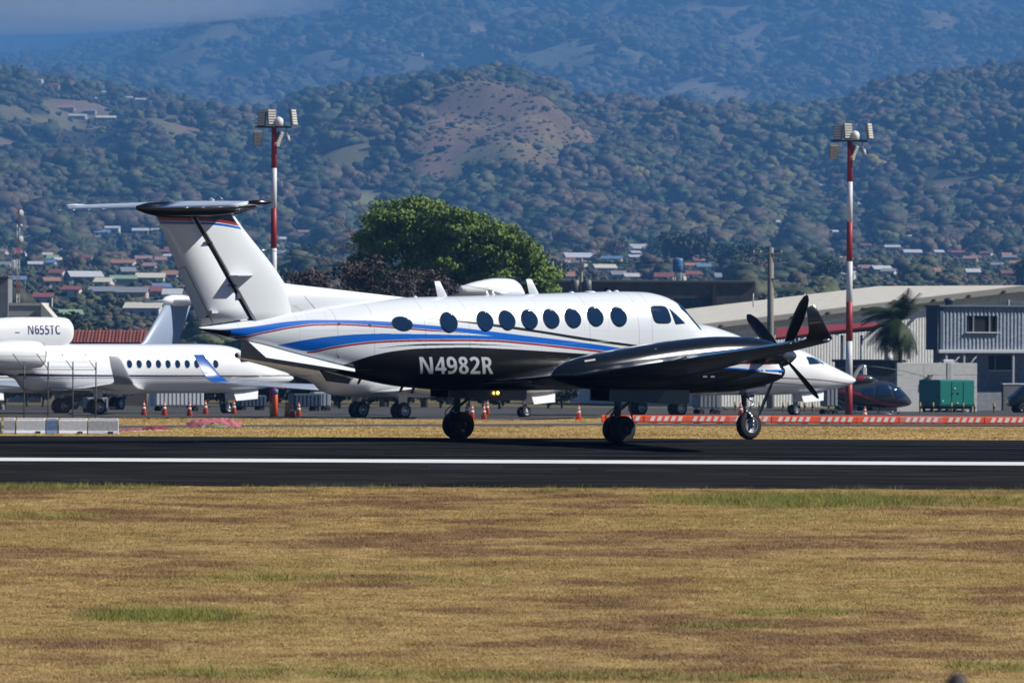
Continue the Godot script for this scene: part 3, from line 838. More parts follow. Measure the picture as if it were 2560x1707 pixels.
# ---------------------------------------------------------------- parked jets
func build_jet(called: String, label: String, at: Vector3, turn: float, c: Dictionary) -> Node3D:
	var t := thing(called, label, "jet", at, turn)
	var white := paint("jet_white", 0.87, 0.885, 0.9, 0.3, 0.0, 0.6)
	var glass := paint("dark_glass", 0.010, 0.030, 0.078, 0.05, 0.0, 0.0)
	var silver := paint("silver", 0.62, 0.63, 0.66, 0.3, 0.9)
	var dark := paint("jet_dark", 0.03, 0.03, 0.032, 0.5)
	var tl: float = c.tail
	var body := Body.new(self, [[-tl, 3.12, 2.86, 0.1, 0.5, 2.0], [-tl + 0.3, 3.18, 2.78, 0.2, 0.5, 2.0], [-tl + 2.0, 3.34, 2.4, 0.5, 0.5, 2.0], [-tl + 4.6, 3.44, 1.65, 0.95, 0.5, 2.0], [-3.0, 3.47, 1.16, 1.17, 0.5, 2.0], [-0.5, 3.47, 1.03, 1.2, 0.5, 2.0], [6.8, 3.47, 1.03, 1.2, 0.5, 2.0], [8.3, 3.42, 1.06, 1.15, 0.5, 2.0], [9.0, 3.3, 1.1, 1.06, 0.5, 2.0], [9.9, 2.92, 1.16, 0.92, 0.5, 2.0], [10.7, 2.6, 1.25, 0.74, 0.5, 2.0], [11.6, 2.25, 1.4, 0.5, 0.48, 2.0], [12.3, 1.98, 1.56, 0.24, 0.48, 2.0], [12.6, 1.8, 1.72, 0.04, 0.5, 2.0]])
	var f := obj("fuselage", body_mesh(body, 60, 18), white, t)
	obj("exhaust_port", lathe_mesh(Vector3(-tl + 0.02, 2.99, 0), Vector3(-1, 0, 0), [[0.0, 0.12], [0.08, 0.1], [0.02, 0.02]], 12), dark, f)
	for side in [1.0, -1.0]:
		for k in int(c.windows):
			var o := oval(Vector2(c.first + k * c.pitch, 2.5), 0.15, 0.21, 14)
			obj("cabin_window", pane(body, o, 0.012, side), glass, t)
		obj("cockpit_window", pane(body, rounded([Vector2(8.75, 2.98), Vector2(9.3, 2.95), Vector2(9.75, 2.62), Vector2(8.8, 2.58)], 0.06), 0.012, side), glass, t)
		obj("windscreen_side", pane(body, rounded([Vector2(9.38, 2.93), Vector2(9.62, 2.85), Vector2(10.1, 2.6), Vector2(9.84, 2.6)], 0.05), 0.014, side), glass, t)
		for b in c.bands:
			var pts := []
			for k in 25:
				var x: float = lerpf(b[0][0][0], b[0][b[0].size() - 1][0], k / 24.0)
				pts.append(Vector2(x, pchip(b[0], x)))
			obj("painted_band", band(body, pts, b[1], b[2], 0.006, side), b[3], f)
		# wing with upturned tip
		var rings := []
		for q in [[0.8, 3.3, -1.3, 1.25, 0.13], [3.0, 1.6, -1.5, 1.33, 0.12], [8.6, -2.2, -3.4, 1.62, 0.1]]:
			rings.append(foil(Vector3(q[1], q[3], q[0] * side), Vector3(q[2], q[3], q[0] * side), Vector3.UP, q[4], 0.0, 1.0, 0.01))
		var w := obj("wing", airfoil_piece(rings), white, t)
		var wl := []
		for q in [[8.6, -2.2, -3.4, 1.62, 0.1, 1.0], [8.95, -2.45, -3.5, 1.72, 0.1, 0.5], [9.15, -2.8, -3.7, 2.05, 0.09, 0.15], [9.4, -3.5, -4.1, 2.95, 0.08, 0.1]]:
			wl.append(foil(Vector3(q[1], q[3], q[0] * side), Vector3(q[2], q[3], q[0] * side), Vector3(0, q[5], -(1.0 - q[5]) * side).normalized(), q[4]))
		obj("winglet", airfoil_piece(wl), c.winglet, w)
		# engine
		var ez: float = 2.0 * side
		obj("engine_nacelle", lathe_mesh(Vector3(c.engine, 2.95, ez), Vector3(-1, 0, 0), [[0.35, 0.42], [0.02, 0.5], [0.0, 0.56], [0.1, 0.63], [0.7, 0.7], [1.8, 0.69], [2.8, 0.58], [3.5, 0.44], [3.55, 0.4], [3.2, 0.36]], 24), white, t)
		obj("intake_lip", lathe_mesh(Vector3(c.engine, 2.95, ez), Vector3(-1, 0, 0), [[0.06, 0.485], [-0.012, 0.52], [-0.015, 0.56], [0.08, 0.632]], 24), silver, t)
		obj("engine_fan", lathe_mesh(Vector3(c.engine - 0.36, 2.95, ez), Vector3(1, 0, 0), [[0.0, 0.43], [0.02, 0.2], [0.2, 0.02]], 20), paint("duct_grey", 0.2, 0.2, 0.21, 0.5, 0.3), t)
		obj("engine_pylon", box(Vector3(2.2, 0.16, 0.8), Vector3(c.engine - 1.7, 2.9, 1.3 * side)), white, t)
		# gear
		var g := obj("main_gear_strut", tube_mesh(Vector3(0.1, 1.35, 1.65 * side), Vector3(0, 0.42, 1.65 * side), 0.11, 0.09, 10), silver, t)
		obj("gear_door", plate_mesh([Vector3(0.25, 1.3, 1.83 * side), Vector3(-0.3, 1.3, 1.83 * side), Vector3(-0.25, 0.6, 1.86 * side), Vector3(0.2, 0.6, 1.86 * side)], Vector3(0, 0, 0.03)), white, g)
		for s2 in [-1.0, 1.0]: wheel(t, Vector3(0, 0.4, (1.65 + 0.22 * s2) * side), 0.4, 0.26, silver)
	var ng := obj("nose_gear_strut", tube_mesh(Vector3(8.6, 1.3, 0), Vector3(8.65, 0.28, 0), 0.08, 0.06, 10), silver, t)
	for s2 in [-1.0, 1.0]:
		wheel(t, Vector3(8.65, 0.27, 0.17 * s2), 0.27, 0.17, silver)
		obj("nose_gear_door", plate_mesh([Vector3(8.8, 1.1, 0.35 * s2), Vector3(10.3, 1.22, 0.3 * s2), Vector3(10.2, 0.75, 0.42 * s2), Vector3(8.9, 0.65, 0.46 * s2)], Vector3(0, 0, 0.03)), white, ng)
	# fin
	var up := Vector3(0, 0, 1)
	var fr := []
	for q in [[3.2, -tl + 5.6, -tl + 0.9], [3.9, -tl + 4.0, -tl + 0.55], [6.25, -tl + 1.7, -tl - 0.75]]:
		fr.append(foil(Vector3(q[1], q[0], 0), Vector3(q[2], q[0], 0), up, 0.1))
	obj("fin", airfoil_piece(fr), c.fin, t)
	if c.trijet:
		var dk := Body.new(self, [[-6.9, 4.3, 3.3, 0.35, 0.5, 2.0], [-5.5, 4.62, 3.2, 0.55, 0.5, 2.1], [-3.4, 4.78, 3.1, 0.62, 0.55, 2.2], [-1.2, 4.78, 3.2, 0.62, 0.55, 2.2], [-0.72, 4.72, 3.42, 0.58, 0.5, 2.1], [-0.6, 4.6, 3.52, 0.5, 0.5, 2.0]])
		var im := Image.create(1024, 512, true, Image.FORMAT_RGB8)
		im.fill(Color(0.78, 0.79, 0.80).linear_to_srgb())
		for half in 2:
			letters(im, "N655TC", Rect2(585, 76 + 256 * half, 290, 62), Color(0.02, 0.025, 0.1).linear_to_srgb(), half == 1)
			im.fill_rect(Rect2i(470, 122 + 256 * half, 40, 8), Color(0.1, 0.1, 0.14).linear_to_srgb())
		im.generate_mipmaps()
		var m := StandardMaterial3D.new()
		m.albedo_texture = ImageTexture.create_from_image(im)
		m.roughness = 0.35
		var duct := obj("centre_engine", body_mesh(dk, 24, 14, [-7.0, 6.5, 3.0, 2.0], true), m, t)
		obj("intake_duct", lathe_mesh(Vector3(-0.6, 4.06, 0), Vector3(-1, 0, 0), [[0.0, 0.5], [0.1, 0.47], [1.6, 0.42], [1.62, 0.1], [1.3, 0.02]], 24), paint("duct_grey", 0.2, 0.2, 0.21, 0.5, 0.3), duct)
	# tailplane
	var hy: float = 4.9 if c.trijet else 6.3
	for side in [1.0, -1.0]:
		obj("tailplane", airfoil_piece([foil(Vector3(-tl + 1.6, hy, 0.05 * side), Vector3(-tl - 0.5, hy, 0.05 * side), Vector3.UP, 0.11), foil(Vector3(-tl + 0.3, hy - c.droop * 0.5, 1.9 * side), Vector3(-tl - 0.85, hy - c.droop * 0.5, 1.9 * side), Vector3.UP, 0.12), foil(Vector3(-tl - 0.35, hy - c.droop, 3.3 * side), Vector3(-tl - 1.1, hy - c.droop, 3.3 * side), Vector3.UP, 0.1)]), white, t)
	if c.has("pod"):
		var tx := -tl - 2.0
		var pb := Body.new(self, [[tx, hy + 0.1, hy - 0.22, 0.12, 0.5, 2.0], [tx + 0.25, hy + 0.17, hy - 0.3, 0.26, 0.5, 2.2], [tx + 1.1, hy + 0.38, hy - 0.34, 0.4, 0.45, 2.2], [tx + 2.2, hy + 0.52, hy - 0.36, 0.46, 0.4, 2.2], [tx + 3.0, hy + 0.5, hy - 0.4, 0.42, 0.35, 2.2], [tx + 3.5, hy + 0.3, hy - 0.42, 0.3, 0.35, 2.1], [tx + 3.85, hy - 0.1, hy - 0.45, 0.08, 0.4, 2.0]])
		obj("tail_fairing", body_mesh(pb, 24, 12), white, t)
	else:
		obj("tail_fairing", lathe_mesh(Vector3(-tl - 1.2, hy, 0), Vector3(1, 0, 0), [[0.0, 0.06], [0.5, 0.2], [1.4, 0.34], [2.4, 0.34], [3.0, 0.22], [3.35, 0.03]], 14), white, t)
	return t

func build_jets() -> void:
	var blue := paint("jet_navy", 0.012, 0.02, 0.09, 0.35, 0.0, 0.5)
	var maroon := paint("jet_maroon", 0.2, 0.012, 0.02, 0.35, 0.0, 0.5)
	var sea := paint("winglet_blue", 0.01, 0.08, 0.34, 0.35, 0.0, 0.5)
	var grey := paint("jet_grey", 0.3, 0.32, 0.36, 0.4)
	var white := paint("jet_white", 0.87, 0.885, 0.9, 0.3, 0.0, 0.6)
	build_jet("parked_trijet", "parked white trijet with navy stripe and registration on its centre engine", spot(-21.29, 344), deg_to_rad(35), {"tail": 8.0, "windows": 10, "first": 2.2, "pitch": 0.56, "trijet": true, "engine": -3.4, "droop": 0.3, "fin": white, "winglet": grey, "bands": [[[[-6.0, 2.0], [0.0, 1.92], [6.0, 1.9], [12.0, 1.9]], 0.14, 0.03, blue], [[[-6.0, 1.85], [0.0, 1.8], [6.0, 1.8], [10.0, 1.85]], 0.03, 0.02, maroon]]})
	build_jet("parked_business_jet", "parked white business jet with a blue far winglet behind the turboprop's tail", spot(-6.23, 330), deg_to_rad(38), {"tail": 8.3, "windows": 7, "first": 1.0, "pitch": 0.9, "trijet": false, "engine": -1.9, "droop": 0.1, "fin": white, "winglet": sea, "bands": [[[[-6.0, 2.05], [0.0, 2.0], [6.0, 1.95], [12.0, 1.9]], 0.05, 0.03, grey]]})
	build_jet("parked_business_jet", "parked white business jet with thin maroon nose stripes beside the helicopter", spot(7.29, 350), deg_to_rad(35.5), {"tail": 10.1, "pod": 1.55, "windows": 7, "first": 0.0, "pitch": 0.95, "trijet": false, "engine": -2.6, "droop": 0.5, "fin": white, "winglet": white, "bands": [[[[1.0, 2.0], [6.0, 1.92], [9.0, 1.83], [11.9, 1.6]], 0.07, 0.03, maroon], [[[3.0, 1.75], [6.0, 1.68], [8.0, 1.58], [9.8, 1.4]], 0.06, 0.02, maroon]]})
	build_jet("parked_business_jet", "parked business jet with a bluish grey fin half hidden behind the trijet", spot(-23.89, 400), deg_to_rad(236), {"tail": 8.6, "windows": 6, "first": 1.0, "pitch": 0.95, "trijet": false, "engine": -1.9, "droop": 0.1, "fin": paint("fin_blue_grey", 0.26, 0.32, 0.43, 0.4), "winglet": white, "bands": [[[[-6.0, 2.05], [0.0, 2.0], [6.0, 1.95], [12.0, 1.9]], 0.05, 0.03, blue]]})

# ---------------------------------------------------------------- helicopter
func build_helicopter() -> void:
	var t := thing("parked_helicopter", "dark grey helicopter with a red side band parked behind the orange barriers", "helicopter", spot(18.97, 374), deg_to_rad(12))
	t.scale = Vector3.ONE * 0.77
	var grey := paint("heli_grey", 0.035, 0.037, 0.042, 0.25, 0.0, 0.8)
	var red := paint("heli_red", 0.36, 0.01, 0.025, 0.3, 0.0, 0.7)
	var glass := paint("dark_glass", 0.010, 0.030, 0.078, 0.05, 0.0, 0.0)
	var silver := paint("silver", 0.62, 0.63, 0.66, 0.3, 0.9)
	var b := Body.new(self, [[-9.0, 1.95, 1.75, 0.08, 0.5, 2.0], [-5.0, 1.95, 1.55, 0.19, 0.5, 2.0], [-2.8, 2.0, 1.3, 0.4, 0.5, 2.0], [-1.6, 2.1, 0.85, 0.75, 0.5, 2.2], [-0.4, 2.25, 0.6, 0.88, 0.5, 2.3], [0.9, 2.36, 0.5, 0.92, 0.48, 2.4], [1.6, 2.28, 0.48, 0.88, 0.45, 2.3], [2.2, 1.98, 0.5, 0.78, 0.42, 2.2], [2.75, 1.5, 0.58, 0.56, 0.4, 2.1], [3.08, 1.12, 0.68, 0.3, 0.42, 2.0], [3.2, 0.95, 0.8, 0.06, 0.45, 2.0]])
	var f := obj("fuselage", body_mesh(b, 44, 16), grey, t)
	for side in [1.0, -1.0]:
		var pts := []
		for k in 25:
			var x := lerpf(-3.2, 2.9, k / 24.0)
			pts.append(Vector2(x, pchip([[-3.2, 1.6], [-1.6, 1.62], [-0.9, 1.5], [0.4, 0.98], [1.6, 0.7], [2.9, 0.78]], x)))
		obj("painted_band", band(b, pts, 0.14, 0.2, 0.006, side), red, f)
		obj("door_window", pane(b, rounded([Vector2(0.5, 2.12), Vector2(1.33, 2.12), Vector2(1.62, 1.3), Vector2(0.4, 1.3)], 0.08), 0.012, side), glass, t)
		obj("windscreen", pane(b, rounded([Vector2(1.48, 2.15), Vector2(1.85, 2.05), Vector2(2.7, 1.3), Vector2(1.9, 1.12)], 0.06), 0.014, side), glass, t)
		obj("rear_window", pane(b, rounded([Vector2(-0.6, 1.85), Vector2(0.3, 1.9), Vector2(0.3, 1.35), Vector2(-0.5, 1.35)], 0.08), 0.012, side), glass, t)
		obj("chin_window", pane(b, oval(Vector2(2.45, 0.88), 0.24, 0.16, 16), 0.012, side), glass, t)
		var sk := begin()
		path_tube(sk, [Vector3(-1.8, 0.07, 1.05 * side), Vector3(1.9, 0.07, 1.05 * side), Vector3(2.2, 0.25, 1.05 * side)], 0.05)
		obj("skid", done(sk), grey, t)
		for x in [-1.0, 1.1]: obj("skid_leg", tube_mesh(Vector3(x, 0.65, 0.4 * side), Vector3(x, 0.07, 1.05 * side), 0.04), grey, t)
	var eb := Body.new(self, [[-2.6, 2.25, 1.9, 0.25, 0.5, 2.0], [-2.0, 2.7, 1.9, 0.48, 0.5, 2.3], [-0.7, 2.9, 2.0, 0.54, 0.5, 2.4], [0.2, 2.75, 2.1, 0.46, 0.5, 2.2], [0.75, 2.42, 2.2, 0.1, 0.5, 2.0]])
	var cowl := obj("engine_cowling", body_mesh(eb, 20, 12), grey, t)
	obj("cowling_panel", pane(eb, oval(Vector2(-0.55, 2.55), 0.32, 0.13, 16), 0.01), red, cowl)
	obj("rotor_mast", tube_mesh(Vector3(-0.3, 2.7, 0), Vector3(-0.3, 3.35, 0), 0.09), silver, t)
	var hub := obj("main_rotor", lathe_mesh(Vector3(-0.3, 3.25, 0), Vector3.UP, [[0.0, 0.12], [0.06, 0.3], [0.14, 0.3], [0.24, 0.08]], 14), silver, t)
	obj("rotor_cover", bevel_box(Vector3(0.3, 0.62, 0.3), 0.06, Vector3(-0.22, 3.0, 0.12)), paint("cover_white", 0.66, 0.66, 0.7, 0.8), hub)
	for k in 3:
		var a := deg_to_rad(-8.0 + 120.0 * k)
		var dir := Vector3(cos(a), 0, sin(a))
		var cr := Vector3(-sin(a), 0, cos(a))
		var rg := []
		for q in [[0.3, 0.06, 0.0], [1.0, 0.15, -0.02], [3.0, 0.15, -0.3], [5.2, 0.15, -0.85]]:
			rg.append(foil(Vector3(-0.3, 3.36 + q[2], 0) + dir * q[0] + cr * q[1], Vector3(-0.3, 3.36 + q[2], 0) + dir * q[0] - cr * q[1], Vector3.UP, 0.14, 0.0, 1.0, 0.0, 5))
		obj("rotor_blade", airfoil_piece(rg), paint("rotor_tan", 0.2, 0.19, 0.15, 0.5), hub)
	obj("tail_fin", airfoil_piece([foil(Vector3(-8.0, 1.2, 0), Vector3(-8.8, 1.2, 0), Vector3(0, 0, 1), 0.1), foil(Vector3(-8.2, 1.85, 0), Vector3(-9.2, 1.85, 0), Vector3(0, 0, 1), 0.1), foil(Vector3(-8.8, 2.9, 0), Vector3(-9.5, 2.9, 0), Vector3(0, 0, 1), 0.1)]), grey, t)
	obj("tail_stabiliser", airfoil_piece([foil(Vector3(-6.6, 1.8, 1.1), Vector3(-7.1, 1.8, 1.1), Vector3.UP, 0.1), foil(Vector3(-6.6, 1.8, -1.1), Vector3(-7.1, 1.8, -1.1), Vector3.UP, 0.1)]), grey, t)

# ---------------------------------------------------------------- small things on the airfield
func cone_mesh(parts: Node3D, h: float) -> void:
	var orange := paint("cone_orange", 0.75, 0.09, 0.02, 0.55)
	var pale := paint("cone_white", 0.7, 0.68, 0.66, 0.5)
	obj("base", bevel_box(Vector3(0.38, 0.04, 0.38), 0.015, Vector3(0, 0.02, 0)), orange, parts)
	obj("body", lathe_mesh(Vector3.ZERO, Vector3.UP, [[0.04, 0.15], [h * 0.95, 0.035], [h, 0.025]], 14), orange, parts)
	for k in [[0.45, 0.62], [0.72, 0.84]]:
		var r0 := lerpf(0.15, 0.035, k[0]) + 0.006
		var r1 := lerpf(0.15, 0.035, k[1]) + 0.006
		obj("reflective_band", lathe_mesh(Vector3.ZERO, Vector3.UP, [[h * k[0], r0 - 0.004], [h * k[0], r0], [h * k[1], r1], [h * k[1], r1 - 0.004]], 14), pale, parts)

func build_cones() -> void:
	var src: Node3D = null
	for p in [spot(-17.77, 338), spot(-16.78, 338), spot(-15.47, 336), spot(-15.10, 345), spot(-13.74, 346), spot(-10.23, 336), spot(-2.15, 336), spot(-1.84, 325), spot(-1.29, 325), spot(3.11, 325), spot(11.30, 345), spot(16.15, 320), spot(-1.23, 352), spot(-10.34, 330)]:
		var far: bool = p.z < -205.0
		var label := "orange traffic cone with white bands standing among the parked jets"
		if src == null:
			src = thing("traffic_cone", label, "cone", p, 0.0, "cones around the parked jets")
			cone_mesh(src, 0.72)
		else:
			copy_of(src, p, p.x)
	# tall delineator posts
	var post: Node3D = null
	for p in [[spot(-11.22, 332), "orange_post", "tall orange marker post with a blue cap beside yellow posts", 1.15, "cone_orange"], [spot(-11.38, 333), "yellow_post", "short yellow bollard standing beside the tall orange marker post", 0.7, "bollard_yellow"], [spot(-10.68, 333), "yellow_post", "short yellow bollard standing alone near an orange cone", 0.75, "bollard_yellow"]]:
		paint("bollard_yellow", 0.55, 0.33, 0.04, 0.5)
		post = thing(p[1], p[2], "post", p[0])
		obj("shaft", lathe_mesh(Vector3.ZERO, Vector3.UP, [[0.0, 0.13], [p[3] * 0.96, 0.12], [p[3], 0.08]], 12), mats[p[4]], post)
		obj("base", lathe_mesh(Vector3.ZERO, Vector3.UP, [[0.0, 0.2], [0.06, 0.19], [0.07, 0.12]], 12), paint("rubber_base", 0.02, 0.02, 0.02, 0.8), post)
		if p[3] > 1.0: obj("cap", lathe_mesh(Vector3(0, p[3], 0), Vector3.UP, [[0.0, 0.14], [0.2, 0.14], [0.22, 0.05]], 12), paint("cap_blue", 0.12, 0.17, 0.4, 0.5), post)

func build_barriers() -> void:
	var n := 0
	var src: Node3D = null
	var orange := paint("barrier_orange", 0.84, 0.12, 0.04, 0.45)
	var faded := paint("barrier_faded", 0.74, 0.19, 0.14, 0.55)
	var x: float = 4.87
	while x < 25.18:
		var t: Node3D
		if src == null:
			src = thing("low_barrier", "low orange plastic barrier with white slanted stripes in the long row", "barrier", Vector3.ZERO, 0.0, "row of low orange barriers along the taxiway")
			t = src
			var st := begin(false)
			var rings := []
			for q in [[-0.95, 0.0], [-0.93, 0.02], [0.93, 0.02], [0.95, 0.0]]:
				var e: float = q[1]
				rings.append([Vector3(q[0], 0.02, 0.16 + e), Vector3(q[0], 0.1, 0.16 + e), Vector3(q[0], 0.3, 0.09 + e), Vector3(q[0], 0.34 + e * 0.5, 0.05), Vector3(q[0], 0.34 + e * 0.5, -0.05), Vector3(q[0], 0.3, -0.09 - e), Vector3(q[0], 0.1, -0.16 - e), Vector3(q[0], 0.02, -0.16 - e)])
			skin(st, rings)
			obj("body", done(st), orange, t)
			for k in 5:
				var sx := -0.6 + 0.3 * k
				obj("stripe", plate_mesh([Vector3(sx - 0.1, 0.1, 0.185), Vector3(sx + 0.07, 0.1, 0.185), Vector3(sx + 0.16, 0.3, 0.12), Vector3(sx - 0.01, 0.3, 0.12)], Vector3(0, 0.004, 0.008)), paint("stripe_white", 0.8, 0.77, 0.73, 0.4), t)
			for s in [-0.5, 0.5]: obj("foot", box(Vector3(0.3, 0.05, 0.3), Vector3(s, 0.025, 0)), paint("rubber_base", 0.02, 0.02, 0.02, 0.8), t)
			t.position = spot(x, 306.0)
		else:
			t = copy_of(src, spot(x, 306.0 - 0.1 * n * 0.1), 0.02 * sin(n * 2.3))
			if n % 4 == 3: (t.get_child(0) as MeshInstance3D).material_override = faded
		n += 1
		x += 1.86

# ---------------------------------------------------------------- ground, runway, hills
const HOUSES := [
	[-214.6, 3740, 9.3, "white"],
	[-198.4, 3734, 8.4, "white"],
	[-191.3, 3758, 7.9, "white"],
	[-217.9, 3710, 8.3, "blue"],
	[-170.2, 2804, 4.5, "red"],
	[-146.3, 2774, 6.2, "pink"],
	[-141.7, 2534, 10.4, "orange"],
	[-139.8, 2858, 4.3, "white"],
	[-179.7, 2738, 3.7, "green"],
	[-119.8, 1958, 9.0, "white"],
	[-101.5, 1964, 7.6, "cream"],
	[-105.5, 1898, 6.6, "green"],
	[-98.2, 1688, 6.9, "grey"],
	[-89.8, 1658, 6.8, "grey"],
	[-86.5, 1688, 3.1, "red"],
	[-77.7, 1478, 7.3, "cream"],
	[-89.6, 1418, 4.1, "green"],
	[61.6, 3428, 14.5, "white"],
	[51.5, 2918, 5.4, "white"],
	[40.9, 2870, 8.2, "blue"],
	[27.7, 2906, 12.6, "white"],
	[31.5, 2402, 7.2, "cream"],
	[35.5, 2096, 4.7, "red"],
	[44.3, 2036, 5.1, "red"],
	[49.1, 2072, 2.8, "pink"],
	[74.2, 2924, 6.5, "red"],
	[88.1, 3062, 6.5, "white"],
	[21.2, 2702, 5.7, "red"],
	[54.8, 2132, 4.0, "red"],
	[31.6, 2090, 3.1, "grey"],
	[187.6, 3458, 7.3, "white"],
	[185.5, 3248, 8.1, "white"],
	[207.5, 3260, 6.5, "red"],
	[198.0, 3254, 2.4, "white"],
	[218.0, 3218, 5.2, "red"],
	[233.4, 3320, 3.7, "white"],
	[125.5, 2384, 5.9, "white"],
	[133.9, 2420, 4.5, "red"],
	[208.2, 3662, 2.3, "white"],
	[189.8, 2900, 5.4, "pink"],
	[212.9, 2996, 5.6, "grey"],
	[171.8, 3746, 4.2, "white"],
	[153.3, 3410, 6.4, "pink"],
	[-98.2, 2174, 5.4, "red"],
	[-83.3, 2042, 5.6, "grey"],
	[-120.4, 3608, 6.7, "white"],
	[-110.2, 3716, 6.9, "pink"],
	[-111.9, 2918, 6.5, "white"],
	[-166.6, 2444, 4.6, "white"],
	[-411.2, 6050, 9.0, "pink"],
	[-391.4, 5972, 8.2, "red"],
	[-349.1, 5972, 12.6, "white"],
	[-346.1, 5966, 9.6, "white"],
	[-348.6, 5822, 4.3, "white"],
	[-326.6, 5936, 7.4, "white"],
	[-316.3, 5942, 8.9, "white"],
	[-251.5, 6056, 7.5, "white"],
	[-216.7, 6062, 18.1, "pink"],
	[-203.9, 6074, 7.6, "white"],
	[-346.8, 5426, 14.2, "pink"],
	[-335.4, 5396, 13.4, "white"],
	[-312.9, 5378, 15.4, "cream"],
	[-328.6, 5432, 10.1, "grey"],
	[-150.3, 10802, 22.8, "white"],
	[-146.0, 10634, 17.2, "orange"],
	[-101.4, 10670, 9.3, "pink"],
	[203.9, 4592, 4.0, "white"],
	[213.9, 4262, 6.4, "white"],
	[142.1, 3794, 4.7, "white"],
	[-193.3, 2912, 3.7, "cream"],
	[-221.6, 3140, 4.7, "red"],
	[-86.6, 1724, 1.8, "blue"],
	[-107.2, 1706, 3.2, "red"],
	[-107.4, 1604, 3.0, "red"],
	[-135.5, 2696, 3.2, "pink"],
	[-132.4, 1874, 3.1, "blue"],
	[-167.7, 2540, 2.9, "blue"],
	[-157.8, 3212, 3.7, "red"],
	[-98.9, 2024, 2.7, "orange"],
	[-136.4, 2102, 2.2, "red"],
	[-154.9, 3104, 2.5, "red"],
	[-106.8, 1832, 3.1, "cream"],
	[-120.3, 2696, 3.5, "red"],
	[-117.2, 2132, 2.1, "grey"],
	[-123.1, 2378, 3.6, "pink"],
	[-212.2, 3020, 3.2, "orange"],
	[-143.1, 2576, 3.1, "cream"],
	[-202.8, 3128, 3.9, "white"],
	[-75.9, 1598, 2.8, "pink"],
	[-176.2, 2426, 5.0, "grey"],
	[-79.8, 1646, 2.8, "white"],
	[-173.8, 2684, 3.6, "cream"],
	[-124.4, 1886, 1.8, "orange"],
	[-223.1, 3062, 3.0, "pink"],
	[-86.3, 1934, 2.6, "red"],
	[55.3, 3164, 2.6, "white"],
	[64.1, 2498, 5.2, "orange"],
	[19.8, 2648, 2.9, "white"],
	[24.9, 2588, 4.7, "grey"],
	[74.7, 3188, 3.3, "grey"],
	[59.1, 3452, 4.6, "red"],
	[64.7, 2774, 2.9, "red"],
	[22.1, 3056, 3.3, "red"],
	[74.4, 2798, 3.1, "pink"],
	[15.8, 2036, 3.1, "orange"],
	[35.1, 2072, 3.4, "white"],
	[66.0, 3416, 3.5, "orange"],
	[61.6, 2060, 2.5, "grey"],
	[66.2, 2426, 4.5, "blue"],
	[121.9, 2414, 4.4, "pink"],
	[156.1, 2204, 1.9, "red"],
	[191.8, 2666, 2.2, "orange"],
	[103.8, 2162, 3.6, "white"],
	[182.3, 2630, 3.6, "grey"],
	[147.3, 2240, 2.3, "white"],
	[176.0, 3494, 5.5, "red"],
	[114.2, 2396, 4.4, "red"],
	[138.3, 2300, 2.3, "orange"],
	[122.5, 2276, 4.1, "grey"],
	[218.3, 3092, 2.6, "orange"],
	[134.5, 2828, 3.1, "cream"],
	[-158.4, 3584, 7.0, "white"],
	[-121.7, 3188, 2.7, "blue"],
	[-119.4, 3464, 7.2, "grey"],
	[-116.4, 2936, 6.1, "white"],
	[-98.6, 2276, 4.2, "pink"],
	[-100.5, 3038, 5.8, "grey"],
	[-101.3, 2324, 2.4, "red"],
	[-69.1, 2978, 2.7, "blue"],
	[-96.3, 2336, 2.3, "cream"],
	[-11.6, 2192, 2.4, "white"],
	[4.4, 3194, 3.7, "blue"],
	[-20.4, 2252, 3.5, "blue"],
	[-27.7, 2864, 5.5, "pink"],
]
const CLEARINGS := [
	[60, 10238, 137, 78, "green"],
	[268, 9923, 68, 105, "tan"],
	[-346, 13403, 40, 1833, "tan"],
	[-38, 10907, 60, 267, "tan"],
	[395, 11444, 80, 306, "tan"],
	[183, 11699, 53, 405, "tan"],
	[350, 11876, 66, 30, "tan"],
	[705, 12452, 58, 852, "tan"],
	[-173, 11321, 35, 69, "tan"],
	[451, 10361, 16, 345, "tan"],
	[-1052, 19250, 58, 4224, "tan"],
	[-334, 5483, 25, 105, "rose"],
	[277, 4487, 24, 30, "rose"],
	[74, 3980, 32, 96, "green"],
	[-122, 4031, 18, 30, "green"],
	[-358, 4982, 19, 30, "rose"],
	[-227, 5024, 12, 30, "rose"],
	[43, 4169, 21, 57, "rose"],
	[-85, 4187, 18, 93, "green"],
	[242, 4211, 16, 39, "tan"],
]

func clearing_at(x: float, d: float) -> Array:
	for c in CLEARINGS:
		var q := pow((x - c[0]) / c[2], 2.0) + pow((d - c[1]) / c[3], 2.0)
		if q < 1.0 + 1.5 * scrub.get_noise_2d(x * 1.2, d * 0.5): return c
	return []

func meadow(x: float, d: float) -> bool:
	return d > 3500.0 and scrub.get_noise_2d(x * 0.55 + 300.0, d * 0.22) > (0.24 if d < 6500.0 else 0.2)

func on_bare_hill(x: float, d: float) -> float:
	var dx := x - 14.0
	return 0.42 * scrub.get_noise_2d(x * 1.6, d * 0.7) + exp(-pow((d - 4640.0) / 420.0, 2.0) - pow(dx / (112.0 if dx < 0.0 else 56.0), 2.0))

